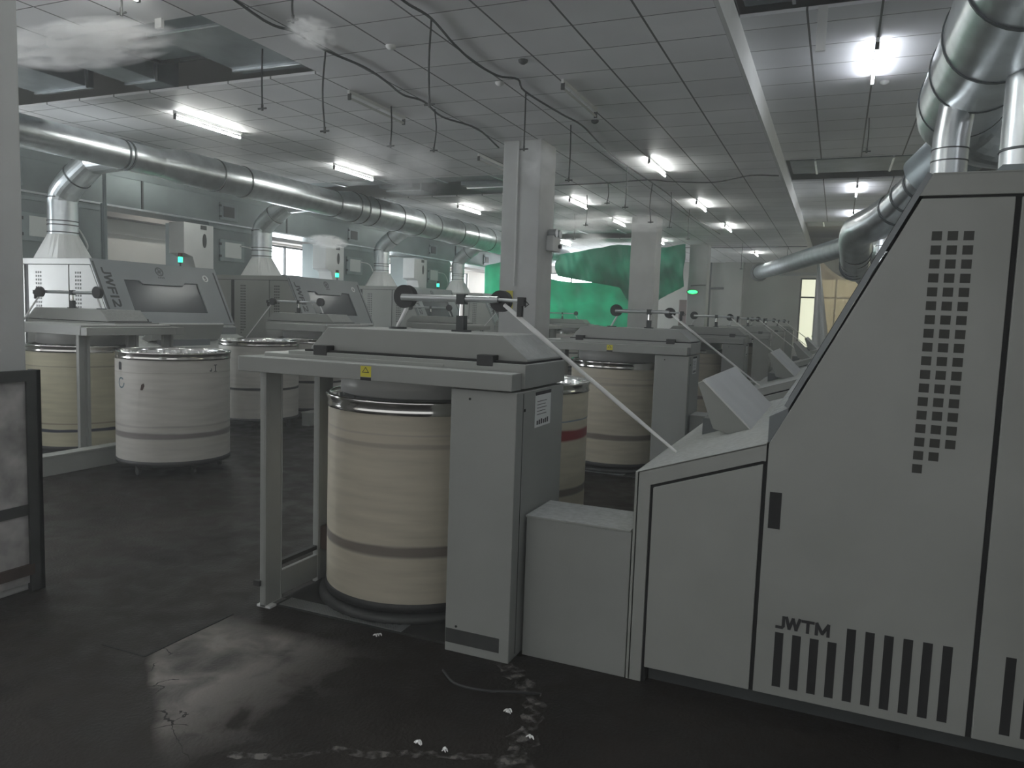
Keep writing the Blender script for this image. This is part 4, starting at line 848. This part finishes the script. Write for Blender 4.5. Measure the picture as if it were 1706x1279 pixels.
mist(-6.25, 4.75, 3.86, 1.15, .4, .17, 'dense white mist plume at the top left of the ceiling', 'mistd')
mist(-4.0, 5.05, 3.82, .2, .25, .12, 'small mist puff beside the short hose at the top', 'mistd')
mist(-4.6, 6.6, 3.25, .35, .5, .25, 'pale mist puff under the hose left of the unlit tube')
mist(-5.1, 8.4, 3.45, .6, .7, .4, 'mist puff under the short hose beside the unlit tube')
mist(-3.3, 8.3, 3.4, .3, .5, .3, 'mist puff in front of the middle column top')
mist(-4.9, 14.9, 3.6, .9, 1.2, .25, 'wide hazy mist right of the middle column')
mist(-3.9, 15.6, 3.62, .7, .9, .2, 'hazy mist in front of the second column top')
mist(-11.2, 14.8, 3.2, .35, .7, .17, 'mist puff in front of the plenum right of the riser of number 4', 'mistd')
mist(-6.0, 18.5, 3.6, .6, .8, .2, 'far haze in front of the green tarpaulin')

# ------------------------------------------------------------------ tarpaulin and plastic curtain
def cloth(name, fn, nu, nv, m, label, cat):
    vs = [fn(i / nu, j / nv) for j in range(nv + 1) for i in range(nu + 1)]
    o = MB(vs[0]).add(vs, [(j * (nu + 1) + i, j * (nu + 1) + i + 1, (j + 1) * (nu + 1) + i + 1, (j + 1) * (nu + 1) + i) for j in range(nv) for i in range(nu)], True).build(name, m)
    o.location = vs[0]; s = o.modifiers.new('thick', 'SOLIDIFY'); s.thickness = .004; return tag(o, label, cat)
def lerp(a, b, t): return a + (b - a) * t
def low(u, v):
    x = lerp(-9.9, -5.6, u); top = 3.1 - .3 * math.sin(PI * min(u * 1.3, 1)) ** .7; z = lerp(.02, top, v)
    y = 24.95 + .05 * math.sin(x * 9 + 3 * v) * (.3 + v) + .05 * math.sin((x + z) * 5) + .03 * math.sin((x * 1.2 + z * 2.2) * 7) * v
    return (x, y, z)
cloth('green_tarpaulin', low, 80, 30, 'tarp', 'bright green lower tarpaulin hung between the columns at the far end', 'tarpaulin')
def upp(u, v):
    x = lerp(-9.0, -4.64, u)
    zb = 3.0 - .35 * (x + 9) / 2.2 if x < -6.8 else (2.65 - (x + 6.8) * 1.35 if x < -6.2 else 1.84 + (x + 6.2) * .56); zt = 3.72 + .34 * min(1, u * 3.5) - .12 * math.sin(PI * u * 2) ** 2; z = lerp(zb, zt, v)
    y = 24.7 - .2 * math.sin(PI * v) + .07 * math.sin(x * 3 + z * 6) + .05 * math.sin(x * 8 - z * 5) + .025 * math.sin(x * 23 + z * 9)
    return (x, y, z)
cloth('green_tarpaulin', upp, 90, 30, 'tarp2', 'green upper tarpaulin folded over below the far ceiling, shaded by its colour', 'tarpaulin')
def lef(u, v):
    x = lerp(-12.0, -9.9, u); z = lerp(.02, 3.85 - .5 * (1 - u), v); return (x, 25.1 + .06 * math.sin(x * 10 + z), z)
cloth('green_tarpaulin', lef, 26, 16, 'tarp', 'green tarpaulin strip showing left of the middle column', 'tarpaulin')
def cur(u, v):
    x = lerp(-.52, 2.4, u); zt = 3.3 - .75 * math.sin(PI * min(1, max(0, u / .62))) ** .8 * .8 if u < .62 else 3.3; z = lerp(.02, zt, v)
    y = 20.0 + .05 * math.sin(x * 12) + .12 * math.sin(PI * v) * math.sin(x * 4); return (x + .12 * v * 0, y, z)
cloth('plastic_curtain', cur, 60, 24, 'plastic', 'sagging clear plastic sheet before the warm far windows', 'curtain')
def cur2(u, v):
    z = lerp(1.0, 3.33, v); w = lerp(.42, .03, v); x = -.55 + w * u * 1.0 + lerp(0, .0, v); return (x, 19.85 + .03 * math.sin(u * 14), z)
o = cloth('curtain_fold', cur2, 20, 16, 'white', 'grey gathered fold of plastic hanging as a narrow triangle beside the far window', 'curtain')
mb = MB((0, 31, 3))
for k in range(5): mb.tube([(-2.2, 31.2 + k * .35, 3.5 + .04 * k), (6.5, 31.2 + k * .35, 3.5 + .04 * k)], .03, 8)
o = mb.build('pipe_rack', 'steel'); o.location = (0, 31, 3); tag(o, 'rack of thin parallel pipes below the far slanting duct', 'pipes')
o = MB((-5.1, 32.9, 0)).tube([(-5.1, 32.85, 0), (-5.1, 32.85, 4.09)], .07, 12).tube([(-5.1, 32.85, 3.0), (-4.5, 32.85, 3.02)], .05, 10).build('conduit_pipe', 'iron'); o.location = (-5.1, 32.9, 0); tag(o, 'dark vertical pipe on the far wall right of the exit sign column', 'pipe')
# floor cable
run([(-1.56, 2.95, .006), (-1.45, 2.86, .008), (-1.3, 2.84, .02), (-1.17, 2.87, .03), (-1.08, 2.95, .006)], .006, 'short black cable lying on the floor at the foot of the nearest cabinet', name='floor_cable')

# humid, dusty air of the hall
o = MB().box(-16.5, 11.5, -7.5, 33.8, -.3, 5.4).build('hall_haze', mat('tmp', (1, 1, 1)))
m = bpy.data.materials.new('humid_air'); m.use_nodes = True; nt = m.node_tree; nt.nodes.remove(nt.nodes['Principled BSDF'])
v = nt.nodes.new('ShaderNodeVolumeScatter'); v.inputs['Color'].default_value = (.97, .99, 1, 1); v.inputs['Density'].default_value = HAZE; v.inputs['Anisotropy'].default_value = .2
nt.links.new(v.outputs[0], nt.nodes['Material Output'].inputs['Volume']); o.data.materials[0] = m
tag(o, 'thin humid haze that fills the whole hall air', 'haze', None, 'stuff')
